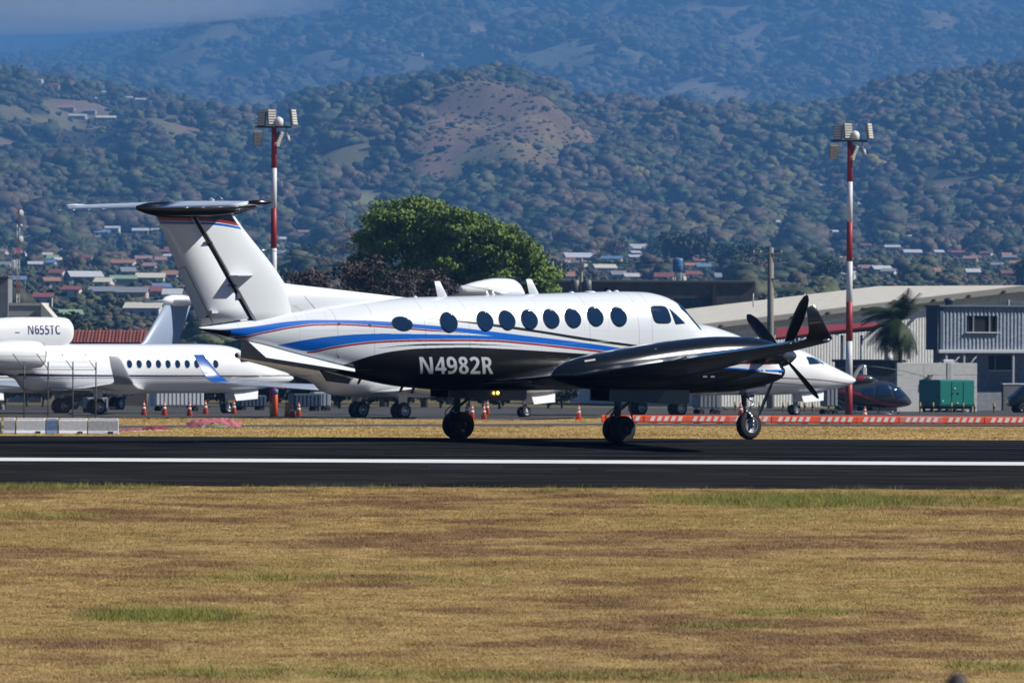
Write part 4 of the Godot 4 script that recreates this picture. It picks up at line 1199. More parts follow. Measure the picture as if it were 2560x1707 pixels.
func sheet(rows: Array, half: Callable, n: int, tint: Callable) -> ArrayMesh:
	var v := PackedVector3Array()
	var c := PackedColorArray()
	var uv := PackedVector2Array()
	var ix := PackedInt32Array()
	for i in rows.size():
		var d: float = rows[i]
		var w: float = half.call(d)
		for k in n + 1:
			var x := lerpf(-w, w, float(k) / n)
			v.append(spot(x, d))
			c.append(tint.call(x, d))
			uv.append(Vector2(x, d))
			if i > 0 and k > 0:
				var a := i * (n + 1) + k
				ix.append_array([a - n - 2, a - 1, a, a - n - 2, a, a - n - 1])
	var arr := []
	arr.resize(Mesh.ARRAY_MAX)
	arr[Mesh.ARRAY_VERTEX] = v
	arr[Mesh.ARRAY_COLOR] = c
	arr[Mesh.ARRAY_TEX_UV] = uv
	arr[Mesh.ARRAY_INDEX] = ix
	var am := ArrayMesh.new()
	am.add_surface_from_arrays(Mesh.PRIMITIVE_TRIANGLES, arr)
	var st := SurfaceTool.new()
	st.create_from(am, 0)
	st.generate_normals()
	return st.commit()

func build_ground() -> void:
	scrub.seed = 17
	scrub.frequency = 0.011
	scrub.fractal_octaves = 4
	var patch := FastNoiseLite.new()
	patch.seed = 5
	patch.frequency = 0.0035
	var m := StandardMaterial3D.new()
	m.albedo_texture = noise_tex(3, 0.02, [[0.0, 0.2, 0.12, 0.05], [0.35, 0.32, 0.21, 0.085], [0.6, 0.42, 0.285, 0.115], [1.0, 0.52, 0.375, 0.16]], 5)
	m.uv1_triplanar = true
	m.uv1_world_triplanar = true
	m.uv1_scale = Vector3(0.12, 0.12, 0.12)
	m.roughness = 0.95
	m.vertex_color_use_as_albedo = true
	var rows := []
	for d in [-60, -20, 0, 20, 40, 50, 60, 70, 80, 90, 100, 107, 116, 125, 135, 145, 152]: rows.append(float(d))
	var d2 := 160.0
	while d2 < 1260.0:
		rows.append(d2)
		d2 *= 1.035
	rows.append(1260.0)
	var g := obj("ground", sheet(rows, func(d): return 90.0 + 0.14 * d, 60, func(x, d): return Color(1, 1, 1) if d < 420.0 else Color(0.3, 0.36, 0.26)), m)
	tag(g, "dry grass ground of the airfield", "", "", "structure")
	# hills, one sheet from the town to the last ridge
	rows = []
	d2 = 1260.0
	while d2 < 30000.0:
		rows.append(d2)
		d2 += 22.0 if d2 < 6400.0 else (60.0 if d2 < 17000.0 else 300.0)
	var hm := StandardMaterial3D.new()
	hm.vertex_color_use_as_albedo = true
	hm.roughness = 1.0
	hm.albedo_texture = noise_tex(9, 0.03, [[0.0, 0.55, 0.55, 0.55], [1.0, 1.0, 1.0, 1.0]], 4)
	hm.uv1_triplanar = true
	hm.uv1_world_triplanar = true
	hm.uv1_scale = Vector3.ONE * 0.006
	var tint := func(x: float, d: float) -> Color:
		var c := clearing_at(x, d)
		var n := patch.get_noise_2d(x * 1.5, d * 1.5)
		if c:
			var base := Color(0.24, 0.24, 0.12) if c[4] == "green" else (Color(0.34, 0.26, 0.18) if c[4] == "tan" else Color(0.24, 0.165, 0.12))
			return base * (1.0 + 0.3 * n)
		if meadow(x, d): return Color(0.17, 0.13, 0.075).lerp(Color(0.2, 0.19, 0.085), clampf(0.5 + n * 1.5, 0, 1))
		var b := on_bare_hill(x, d)
		if b > 0.45: return Color(0.21, 0.14, 0.095).lerp(Color(0.3, 0.235, 0.11), clampf(-0.2 + n * 2.2, 0, 1)) * (1.0 + 0.25 * wob(x * 11.0, d * 4.0))
		return Color(0.024, 0.034, 0.014).lerp(Color(0.06, 0.046, 0.03), clampf(0.35 + n * 1.8, 0, 1))
	var hl := obj("hills", sheet(rows, func(d): return 90.0 + 0.14 * d, 200, tint), hm)
	tag(hl, "hazy wooded hills rising behind the town", "", "", "structure")

func strip(prof: Array, x0: float, x1: float, nx: int) -> ArrayMesh:
	var st := begin()
	for i in prof.size() - 1:
		for k in nx:
			var q := []
			for e in [[i, k], [i, k + 1], [i + 1, k + 1], [i + 1, k]]:
				var p: Array = prof[e[0]]
				var x := lerpf(x0, x1, float(e[1]) / nx)
				q.append([Vector3(x, p[1], p[0]), Vector2(x / 60.0, p[0] / 12.0)])
			for e in [0, 1, 2, 0, 2, 3]:
				st.set_uv(q[e][1])
				st.add_vertex(q[e][0])
	return done(st)

func build_runway() -> void:
	var asphalt := func(key: String, s: int, cols: Array) -> StandardMaterial3D:
		var m := StandardMaterial3D.new()
		m.albedo_texture = noise_tex(s, 0.03, cols, 5)
		m.roughness = 1.0
		m.metallic_specular = 0.0
		m.detail_enabled = true
		m.detail_blend_mode = BaseMaterial3D.BLEND_MODE_MUL
		m.detail_albedo = noise_tex(s + 1, 0.12, [[0.0, 0.6, 0.6, 0.6], [1.0, 1.0, 1.0, 1.0]], 3)
		m.detail_uv_layer = BaseMaterial3D.DETAIL_UV_1
		return m
	var a: StandardMaterial3D = asphalt.call("runway", 21, [[0.0, 0.006, 0.0065, 0.0078], [0.5, 0.021, 0.0222, 0.025], [1.0, 0.05, 0.052, 0.0565]])
	var b: StandardMaterial3D = asphalt.call("shoulder", 33, [[0.0, 0.015, 0.015, 0.0155], [0.5, 0.027, 0.0273, 0.0282], [1.0, 0.055, 0.0545, 0.054]])
	# cross profile: [z, height], level under the aircraft, falling to both sides
	var r := obj("runway", strip([[-24.0, -0.46], [-12.0, -0.22], [-4.5, -0.05], [-2.9, 0.0], [2.9, 0.0], [5.0, -0.03], [12.1, -0.154]], -420.0, 420.0, 60), a)
	tag(r, "dark asphalt runway", "", "", "structure")
	var s := obj("runway_shoulder", strip([[12.1, -0.154], [20.4, -0.3], [20.6, -0.36]], -420.0, 420.0, 60), b)
	tag(s, "asphalt shoulder beside the runway line", "", "", "structure")
	var lm := StandardMaterial3D.new()
	lm.albedo_texture = noise_tex(41, 0.05, [[0.0, 0.62, 0.62, 0.6], [0.45, 0.78, 0.78, 0.77], [1.0, 0.84, 0.84, 0.83]], 4)
	lm.roughness = 0.7
	var l := obj("edge_line", strip([[10.7, -0.1257], [12.1, -0.15], [12.12, -0.1505]], -420.0, 420.0, 60), lm)
	tag(l, "white painted runway edge line", "", "", "structure")
	# cracks sealed with tar, running along the shoulder
	var st := begin(false)
	rng.seed = 77
	for k in 26:
		var x := rng.randf_range(-12, 12)
		var z := rng.randf_range(12.6, 15.5) if k < 18 else rng.randf_range(4.0, 9.5)
		var y := pchip([[2.9, 0.0], [5.0, -0.03], [12.1, -0.154], [20.4, -0.3]], z) + 0.004
		var w := rng.randf_range(0.02, 0.06)
		var ln := rng.randf_range(1.0, 5.0)
		quad(st, Vector3(x, y, z), Vector3(x + ln, y, z + 0.1), Vector3(x + ln, y - 0.0005, z + 0.1 + w), Vector3(x, y - 0.0005, z + w))
	var cr := obj("tar_seams", done(st), paint("tar", 0.012, 0.012, 0.013, 0.6))
	tag(cr, "dark tar seams on the asphalt", "", "", "structure")
	var rb := begin(false)
	for k in 60:
		var x := rng.randf_range(-14, 14)
		var z := rng.randf_range(-2.5, 9.0)
		var y := pchip([[-2.9, 0.0], [2.9, 0.0], [5.0, -0.03], [12.1, -0.154]], z) + 0.0035
		var ln := rng.randf_range(3.0, 14.0)
		var w := rng.randf_range(0.08, 0.3)
		quad(rb, Vector3(x, y, z), Vector3(x + ln, y, z + rng.randf_range(-0.1, 0.1)), Vector3(x + ln, y - 0.0006, z + w), Vector3(x, y - 0.0006, z + w))
	tag(obj("rubber_marks", done(rb), paint("rubber_mark", 0.0055, 0.0055, 0.0062, 0.75)), "dark tyre rubber marks along the runway", "", "", "structure")
	var pt := begin(false)
	for k in 14:
		var x := rng.randf_range(-14, 13)
		var z := rng.randf_range(12.8, 19.5)
		var y := lerpf(-0.154, -0.3, (z - 12.1) / 8.3) + 0.0045
		var ln := rng.randf_range(0.8, 5.0)
		var w := rng.randf_range(0.3, 1.1)
		quad(pt, Vector3(x, y, z), Vector3(x + ln, y, z), Vector3(x + ln, y - 0.0176 * w, z + w), Vector3(x, y - 0.0176 * w, z + w))
	tag(obj("asphalt_patches", done(pt), weathered("patch_asphalt", 58, [[0.0, 0.015, 0.0152, 0.0158], [1.0, 0.027, 0.0272, 0.028]], Vector3.ONE * 0.5)), "repaired asphalt patches on the shoulder", "", "", "structure")
	# taxiway beyond the grass, bending towards the runway on the left, and the apron under the jets
	var tx := begin()
	var low := [[-90.0, 205.0, 246.0], [-40.0, 212.0, 258.0], [-22.0, 232.0, 268.0], [-14.0, 256.0, 280.0], [-6.0, 278.0, 292.0], [4.0, 292.0, 301.0], [20.0, 297.0, 304.5], [90.0, 297.0, 304.5]]
	for i in low.size() - 1:
		for k in 8:
			var p := []
			for e in [[0, k], [1, k], [1, k + 1], [0, k + 1]]:
				var q: Array = low[i + e[0]]
				p.append(spot(q[0], lerpf(q[1], q[2], e[1] / 8.0), 0.03))
			quad(tx, p[0], p[1], p[2], p[3])
	var tw := obj("taxiway", done(tx), weathered("taxi_asphalt", 51, [[0.0, 0.075, 0.075, 0.075], [1.0, 0.13, 0.125, 0.12]], Vector3.ONE * 0.1))
	tag(tw, "grey taxiway bending through dry grass", "", "", "structure")
	var ap := begin()
	for i in 12:
		for k in 30:
			var p := []
			for e in [[i, k], [i, k + 1], [i + 1, k + 1], [i + 1, k]]:
				var ax := lerpf(-90, 90, e[1] / 30.0)
				p.append(spot(ax, lerpf(324.0 if ax < 1.0 else 343.0, 470.0, e[0] / 12.0), 0.05))
			quad(ap, p[0], p[1], p[2], p[3])
	var ao := obj("apron", done(ap), weathered("apron_asphalt", 52, [[0.0, 0.06, 0.06, 0.06], [1.0, 0.11, 0.105, 0.1]], Vector3.ONE * 0.1))
	tag(ao, "asphalt apron under the parked jets", "", "", "structure")

# ---------------------------------------------------------------- grass
func tuft(blades: int, h: float, spread: float, w: float, s: int, flat := 1.0) -> ArrayMesh:
	rng.seed = s
	var st := SurfaceTool.new()
	st.begin(Mesh.PRIMITIVE_TRIANGLES)
	for k in blades:
		var a := rng.randf() * TAU
		var r := sqrt(rng.randf()) * spread
		var p := Vector3(cos(a) * r, -0.01, sin(a) * r)
		var b := rng.randf() * TAU
		var lean := Vector3(cos(b), 0, sin(b)) * h * rng.randf_range(0.1, 1.3) * flat
		var hh := h * rng.randf_range(0.35, 1.0) / flat
		var side := Vector3(-sin(b), 0, cos(b)).rotated(Vector3.UP, rng.randf() * 2.0) * w
		var tip := p + lean + Vector3(0, hh, 0)
		var n := (side.cross(tip - p)).normalized()
		if n.y < 0.0: n = -n
		n = (n + Vector3(0, 1.8, 0)).normalized()
		var order := [p - side, p + side, tip]
		if (tip - order[0]).cross(order[1] - order[0]).dot(n) < 0.0: order = [p + side, p - side, tip]
		for v in order:
			st.set_normal(n)
			st.add_vertex(v)
	return st.commit()

func scatter(called: String, label: String, m: Mesh, material: Material, places: Array, tints: PackedColorArray) -> void:
	var mm := MultiMesh.new()
	mm.transform_format = MultiMesh.TRANSFORM_3D
	mm.use_colors = true
	mm.mesh = m
	mm.instance_count = places.size()
	for i in places.size():
		mm.set_instance_transform(i, places[i])
		mm.set_instance_color(i, tints[i])
	var o := MultiMeshInstance3D.new()
	o.name = numbered(called)
	o.multimesh = mm
	o.material_override = material
	add_child(o)
	tag(o, label, called.split("_")[-1], "", "stuff")

func build_grass() -> void:
	var gm := StandardMaterial3D.new()
	gm.vertex_color_use_as_albedo = true
	gm.roughness = 0.8
	gm.backlight_enabled = true
	gm.backlight = Color(0.25, 0.2, 0.1)
	var n1 := FastNoiseLite.new()
	n1.seed = 11
	n1.frequency = 0.35
	n1.fractal_octaves = 4
	var n2 := FastNoiseLite.new()
	n2.seed = 23
	n2.frequency = 0.12
	n2.fractal_octaves = 3
	var n3 := FastNoiseLite.new()
	n3.seed = 31
	n3.frequency = 1.6
	var straw := Color(0.44, 0.30, 0.10)
	var pale := Color(0.56, 0.41, 0.165)
	var rust := Color(0.21, 0.115, 0.055)
	var green := Color(0.12, 0.15, 0.025)
	var lime := Color(0.28, 0.26, 0.055)
	var dry := [[], [], []]
	var dryc := [PackedColorArray(), PackedColorArray(), PackedColorArray()]
	var lush := []
	var lushc := PackedColorArray()
	# green patches seen in the turf: [x, d, rx, rd, strength]
	var patches := [[-3.48, 69.5, 0.75, 1.0, 1.0], [-3.16, 69.0, 0.6, 0.7, 0.6], [4.27, 101.8, 1.9, 2.6, 1.0], [6.11, 102.0, 2.6, 1.8, 0.35], [-2.57, 77.3, 1.0, 0.8, 0.25], [-0.84, 76.8, 0.9, 0.6, 0.22], [-6.52, 94.5, 1.2, 1.2, 0.25], [4.33, 61.6, 0.5, 0.6, 0.5], [1.96, 68.0, 0.5, 0.5, 0.4], [-2.52, 60.3, 1.2, 0.6, 0.35], [0.65, 60.0, 2.4, 0.5, 0.45], [2.84, 70.5, 0.7, 0.7, 0.4]]
	rng.seed = 404
	for i in 270000:
		var d := 54.0 + 54.6 * pow(rng.randf(), 0.85)
		var x := rng.randf_range(-1, 1) * (0.075 * d + 1.4)
		var z := CAM_Z - d
		var a := n1.get_noise_2d(x, z)
		var b := n2.get_noise_2d(x, z * 0.8)
		var s := n3.get_noise_2d(x, z)
		if d > 107.5 and d > 107.5 + (s + a) * 1.1: continue
		var g := 0.0
		for p in patches:
			var q: float = pow((x - p[0]) / p[2], 2.0) + pow((d - p[1]) / p[3], 2.0)
			if q < 1.6: g = maxf(g, p[4] * clampf(1.5 - q + s * 0.9, 0.0, 1.0))
		g = maxf(g, clampf((d - 105.6 + a * 3.0) / 2.0, 0.0, 1.0) * clampf(0.3 + b * 1.6, 0.08, 0.7))
		var c := straw.lerp(pale, clampf(0.35 + s * 0.8 + rng.randf_range(-0.25, 0.35), 0.0, 1.0))
		c = c.lerp(rust, clampf((a * 1.7 + b * 1.1 + s * 0.9 - 0.05) * 1.5, 0.0, 0.88))
		if b < -0.25: c = c.lerp(lime, clampf((-0.25 - b) * 2.2, 0.0, 0.3))
		var bend := rng.randf_range(0.7, 1.35)
		if rng.randf() < g:
			c = green.lerp(lime, clampf(rng.randf() * 0.9 + s * 0.3, 0.0, 1.0))
			bend *= 1.25
			if rng.randf() < 0.45:
				lush.append(Transform3D(Basis(Vector3.UP, rng.randf() * TAU).scaled(Vector3(1, rng.randf_range(0.6, 1.2), 1)), spot(x, d)))
				lushc.append(c * rng.randf_range(0.8, 1.25))
				continue
		c = c * rng.randf_range(0.66, 1.2) * (1.0 + 0.4 * s)
		if rng.randf() < 0.08: c = c.lerp(rust * 0.7, 0.8)
		var k := i % 3
		dry[k].append(Transform3D(Basis(Vector3.UP, rng.randf() * TAU).scaled(Vector3(1, bend * (1.0 + 0.6 * a + 0.8 * maxf(s, 0.0)), 1)), spot(x, d)))
		dryc[k].append(c)
	for k in 3: scatter("dry_grass", "cut dry straw-coloured grass in front of the runway", tuft(12, 0.05, 0.09, 0.0042, 60 + k, 1.5), gm, dry[k], dryc[k])
	scatter("green_grass", "taller green grass patches in the dry turf", tuft(12, 0.1, 0.08, 0.004, 70), gm, lush, lushc)
	# beyond the runway
	var far := []
	var farc := PackedColorArray()
	for i in 60000:
		var d := rng.randf_range(165.0, 342.0)
		var x := rng.randf_range(-1, 1) * (0.076 * d + 2.0)
		if d > 324.0 and x < 3.0: continue
		if d > 246.0 and d < 306.5 and x > -2.0 and d > 291.0: continue
		if x < 4.0 and d > pchip([[-90.0, 205.0], [-40.0, 212.0], [-22.0, 232.0], [-14.0, 256.0], [-6.0, 278.0], [4.0, 292.0]], x) - 1.5 and d < pchip([[-90.0, 246.0], [-40.0, 258.0], [-22.0, 268.0], [-14.0, 280.0], [-6.0, 292.0], [4.0, 301.0]], x) + 1.5: continue
		var a := n2.get_noise_2d(x, d * 0.6)
		var c := straw.lerp(pale, clampf(0.4 + a, 0.0, 1.0)).lerp(rust, clampf(-a * 1.2, 0.0, 0.3)) * rng.randf_range(0.95, 1.2)
		far.append(Transform3D(Basis(Vector3.UP, rng.randf() * TAU).scaled(Vector3(1.6, rng.randf_range(1.0, 1.8), 1.6)), spot(x, d)))
		farc.append(c)
	scatter("far_dry_grass", "pale dry grass between the runway and the parked jets", tuft(10, 0.09, 0.16, 0.012, 80, 1.5), gm, far, farc)

# ---------------------------------------------------------------- trees
func leaf_mat(key: String, r: float, g: float, b: float, glow := 0.35) -> StandardMaterial3D:
	if mats.has(key): return mats[key]
	var m := StandardMaterial3D.new()
	m.vertex_color_use_as_albedo = true
	m.albedo_color = Color(r, g, b).linear_to_srgb()
	m.roughness = 0.7
	m.backlight_enabled = true
	m.backlight = Color(r * glow, g * glow, b * glow).linear_to_srgb()
	mats[key] = m
	return m

# leaves in clumps: every clump an ellipsoid filled with small folded faces
func leaves(st: SurfaceTool, c: Vector3, rad: Vector3, n: int, size: float, soft := 0.0) -> void:
	for i in n:
		var p := Vector3(rng.randfn(), rng.randfn(), rng.randfn()).normalized()
		var out := p
		p *= pow(rng.randf(), 0.4)
		var q := c + p * rad
		var nn := (out * 0.7 + Vector3(rng.randf_range(-1, 1), rng.randf_range(-0.3, 1.0), rng.randf_range(-1, 1))).normalized()
		var u := nn.cross(Vector3(rng.randf_range(-1, 1), rng.randf_range(-1, 1), rng.randf_range(-1, 1))).normalized() * size * rng.randf_range(0.6, 1.3)
		var v := nn.cross(u).normalized() * size * rng.randf_range(0.35, 0.8)
		var t := rng.randf_range(0.7, 1.3) if soft == 0.0 else rng.randf_range(0.88, 1.12)
		st.set_color(Color(t, t * rng.randf_range(0.92, 1.08), t * rng.randf_range(0.8, 1.1)))
		var ns := nn.lerp((out + Vector3(0, 0.25, 0)).normalized(), soft).normalized()
		if nn.dot(ns) < 0.0: nn = -nn
		st.set_normal(ns)
		if u.cross(v).dot(nn) < 0.0: v = -v
		for e in [-u, v, u, -u, u, -v]:
			st.add_vertex(q + e)

func crown(s: int, clumps: int, per: int, size: float, flat := 0.8, clump_r := 0.34, gap := 0.0) -> ArrayMesh:
	rng.seed = s
	var st := SurfaceTool.new()
	st.begin(Mesh.PRIMITIVE_TRIANGLES)
	for i in clumps:
		var p := Vector3(rng.randfn(), absf(rng.randfn()) * 0.9 - 0.25, rng.randfn()).normalized() * rng.randf_range(0.45, 0.8)
		var r := clump_r * rng.randf_range(0.7, 1.25)
		leaves(st, Vector3(p.x, p.y * flat, p.z), Vector3(r, r * 0.75, r), per, size)
	if gap <= 0.0:
		leaves(st, Vector3(0, -0.05, 0), Vector3(0.55, 0.45 * flat, 0.55), int(clumps * per * 0.2), size * 1.5)
	return st.commit()

# for the far woods: a lumpy crown of several lobes with leaf faces standing off it
func wood_tree(s: int) -> ArrayMesh:
	rng.seed = s
	var st := SurfaceTool.new()
	st.begin(Mesh.PRIMITIVE_TRIANGLES)
	for i in 10:
		var p := Vector3(rng.randfn(), rng.randf_range(-0.2, 1.0), rng.randfn())
		p = p.normalized() * (rng.randf_range(0.3, 0.6) if i > 0 else 0.1)
		p.y = p.y * 0.85 + 0.5
		lobe(st, p, Vector3(1.15, 0.85, 1.15) * (rng.randf_range(0.22, 0.4) if i > 0 else 0.48))
		leaves(st, p, Vector3.ONE * 0.42, 9, 0.1, 0.8)
	return st.commit()

# an uneven rounded clump of foliage
func lobe(st: SurfaceTool, c: Vector3, r: Vector3) -> void:
	var rows := []
	var t := rng.randf_range(0.88, 1.12)
	for i in 7:
		var row := []
		for k in 9:
			var a := PI * i / 6.0
			var b := TAU * k / 9.0 + 0.3 * i
			var d := Vector3(sin(a) * cos(b), cos(a), sin(a) * sin(b))
			row.append([c + d * r * rng.randf_range(0.68, 1.28), d])
		for k in range(1, 9):
			if i == 0 or i == 6: row[k] = row[0]
		row.append(row[0])
		rows.append(row)
	for i in 6:
		for k in 9:
			for e in [[0, 0], [1, 0], [1, 1], [0, 0], [1, 1], [0, 1]]:
				var v: Array = rows[i + e[0]][k + e[1]]
				st.set_color(Color(t, t, t))
				st.set_normal(v[1])
				st.add_vertex(v[0])

func trunk_mesh(h: float, r: float) -> ArrayMesh:
	var st := begin()
	tube(st, Vector3.ZERO, Vector3(0.03 * h, h * 0.55, 0), r, r * 0.7, 8)
	tube(st, Vector3(0.03 * h, h * 0.5, 0), Vector3(0.18 * h, h * 0.95, 0.05 * h), r * 0.62, r * 0.25, 6)
	tube(st, Vector3(0.03 * h, h * 0.5, 0), Vector3(-0.16 * h, h, -0.04 * h), r * 0.55, r * 0.22, 6)
	return done(st)

func hides_house(x: float, d: float, r: float) -> bool:
	for h in HOUSES:
		if d > h[1] + 3.0 or d < h[1] - 900.0: continue
		var s: float = d / h[1]
		if absf(x - h[0] * s) < h[2] * 0.5 * s * 0.8 + r * 0.55 and d > h[1] * 0.62: return true
	return false

func build_woods() -> void:
	var wm := leaf_mat("wood_leaf", 1.0, 1.0, 1.0, 0.0)
	wm.backlight_enabled = false
	var shapes := [wood_tree(1), wood_tree(2), wood_tree(3), wood_tree(4)]
	var kind := FastNoiseLite.new()
	kind.seed = 8
	kind.frequency = 0.006
	kind.fractal_octaves = 3
	var fine := FastNoiseLite.new()
	fine.seed = 9
	fine.frequency = 0.03
	var places := [[], [], [], []]
	var tints := [PackedColorArray(), PackedColorArray(), PackedColorArray(), PackedColorArray()]
	rng.seed = 909
	for zone in [[1000.0, 3300.0, 9500, 5.4], [3300.0, 6500.0, 34000, 9.0], [6500.0, 17500.0, 85000, 16.0]]:
		for i in zone[2]:
			var f := rng.randf()
			var d: float = sqrt(lerpf(zone[0] * zone[0], zone[1] * zone[1], f))
			var x := rng.randf_range(-1, 1) * (0.088 * d + 10.0)
			var k := kind.get_noise_2d(x, d)
			var fn := fine.get_noise_2d(x, d)
			if clearing_at(x, d) and rng.randf() > 0.035: continue
			if meadow(x, d) and rng.randf() > 0.07: continue
			var b := on_bare_hill(x, d)
			var r: float = zone[3] * lerpf(0.3, 1.5, pow(rng.randf(), 1.9))
			if b > 0.47:
				if rng.randf() > 0.1 + 0.7 * maxf(fn, 0.0): continue
				r *= rng.randf_range(0.14, 0.42)
			elif fn < -0.38 and d > 3300.0 and d < 6500.0: continue
			if d < 6500.0 and hides_house(x, d, r):
				if rng.randf() < 0.12: continue
				r = rng.randf_range(1.6, 2.5) if d < 3600.0 else rng.randf_range(2.0, 3.2)
			var c := Color(0.011, 0.03, 0.011).lerp(Color(0.032, 0.052, 0.016), clampf(rng.randf() * 0.7 + fn * 0.9 + 0.15, 0.0, 1.0))
			var mood := k * 1.9 + fn * 0.35 + rng.randf_range(-0.25, 0.25)
			if mood > 0.16: c = c.lerp(Color(0.095, 0.064, 0.043), clampf((mood - 0.16) * 4.0, 0.0, 0.8))
			if mood < -0.25: c = c.lerp(Color(0.1, 0.1, 0.03), clampf((-0.25 - mood) * 2.5, 0.0, 0.6))
			if rng.randf() < 0.02: c = Color(0.14, 0.12, 0.035)
			c *= rng.randf_range(0.55, 1.35)
			var q := rng.randi() % 4
			places[q].append(Transform3D(Basis(Vector3.UP, rng.randf() * TAU).scaled(Vector3(r * rng.randf_range(0.9, 1.35), r * rng.randf_range(0.65, 1.2), r)), spot(x, d, -r * 0.2)))
			tints[q].append(c)
	for i in 16000:
		var d := rng.randf_range(3900.0, 5400.0) if i < 6000 else rng.randf_range(8800.0, 13500.0)
		var x := rng.randf_range(-240.0, 140.0) if i < 6000 else rng.randf_range(-1, 1) * 0.085 * d
		var bare := on_bare_hill(x, d) > 0.45 if i < 6000 else not clearing_at(x, d).is_empty()
		if not bare: continue
		var r := rng.randf_range(0.5, 2.0) * (1.0 if i < 6000 else 2.0)
		var c := Color(0.13, 0.085, 0.055).lerp(Color(0.075, 0.075, 0.035), rng.randf()) * rng.randf_range(0.7, 1.4)
		if rng.randf() < 0.12: c = Color(0.2, 0.17, 0.06)
		var q := rng.randi() % 4
		places[q].append(Transform3D(Basis(Vector3.UP, rng.randf() * TAU).scaled(Vector3(r * 1.4, r * 0.8, r * 1.4)), spot(x, d, -r * 0.2)))
		tints[q].append(c)
	for q in 4: scatter("hillside_wood", "dense mixed wood covering the hillsides behind the town", shapes[q], wm, places[q], tints[q])

func build_town_trees() -> void:
	var bark := paint("bark", 0.06, 0.048, 0.036, 0.9)
	var kinds := [["dark green tree", leaf_mat("leaf_dark", 0.020, 0.045, 0.013)], ["mid green tree", leaf_mat("leaf_mid", 0.042, 0.075, 0.018)], ["olive green tree", leaf_mat("leaf_olive", 0.075, 0.085, 0.028)], ["brown dry tree", leaf_mat("leaf_brown", 0.11, 0.075, 0.05)]]
	var protos := []
	for k in 4:
		var t := thing("town_tree", "%s with a round crown among the town houses" % kinds[k][0], "tree", Vector3.ZERO, 0.0, "trees among the town houses")
		obj("trunk", trunk_mesh(1.0, 0.05), bark, t)
		obj("crown", crown(300 + k, 16, 75, 0.085, 0.8), kinds[k][1], t, Vector3(0, 1.0, 0))
		t.set_meta("used", false)
		protos.append(t)
	rng.seed = 515
	var put := func(x: float, d: float, r: float, k: int) -> void:
		var t: Node3D = protos[k]
		if t.get_meta("used"): t = copy_of(t, Vector3.ZERO)
		protos[k].set_meta("used", true)
		t.position = spot(x, d, -0.1)
		t.rotation.y = rng.randf() * TAU
		t.scale = Vector3(r, r * rng.randf_range(0.85, 1.15), r)
	var n := 0
	while n < 265:
		var d := sqrt(lerpf(950.0 * 950.0, 3400.0 * 3400.0, rng.randf()))
		var x := rng.randf_range(-1, 1) * 0.08 * d
		var r := rng.randf_range(3.5, 6.5)
		n += 1
		if hides_house(x, d, r): continue
		var q := rng.randf()
		put.call(x, d, r, 0 if q < 0.45 else (1 if q < 0.7 else (2 if q < 0.85 else 3)))
	# trees the picture shows singly
	for p in [[56.32, 2300.0, 10.0, 0], [78.27, 2450.0, 8.0, 0], [77.80, 2200.0, 6.5, 0], [-55.49, 800.0, 4.6, 0], [-52.80, 820.0, 4.4, 0], [-47.31, 780.0, 3.8, 0], [-40.29, 700.0, 3.2, 0], [-37.57, 690.0, 2.8, 0], [25.95, 900.0, 4.2, 1], [29.75, 880.0, 4.0, 0], [36.02, 900.0, 4.8, 0], [38.16, 860.0, 4.2, 0], [43.85, 900.0, 4.4, 1], [47.25, 880.0, 4.2, 0], [52.80, 900.0, 5.2, 0], [58.55, 920.0, 5.4, 1], [61.75, 900.0, 5.0, 2], [67.57, 930.0, 5.2, 0], [13.92, 1000.0, 3.6, 1]]:
		put.call(p[0], p[1], p[2], p[3])

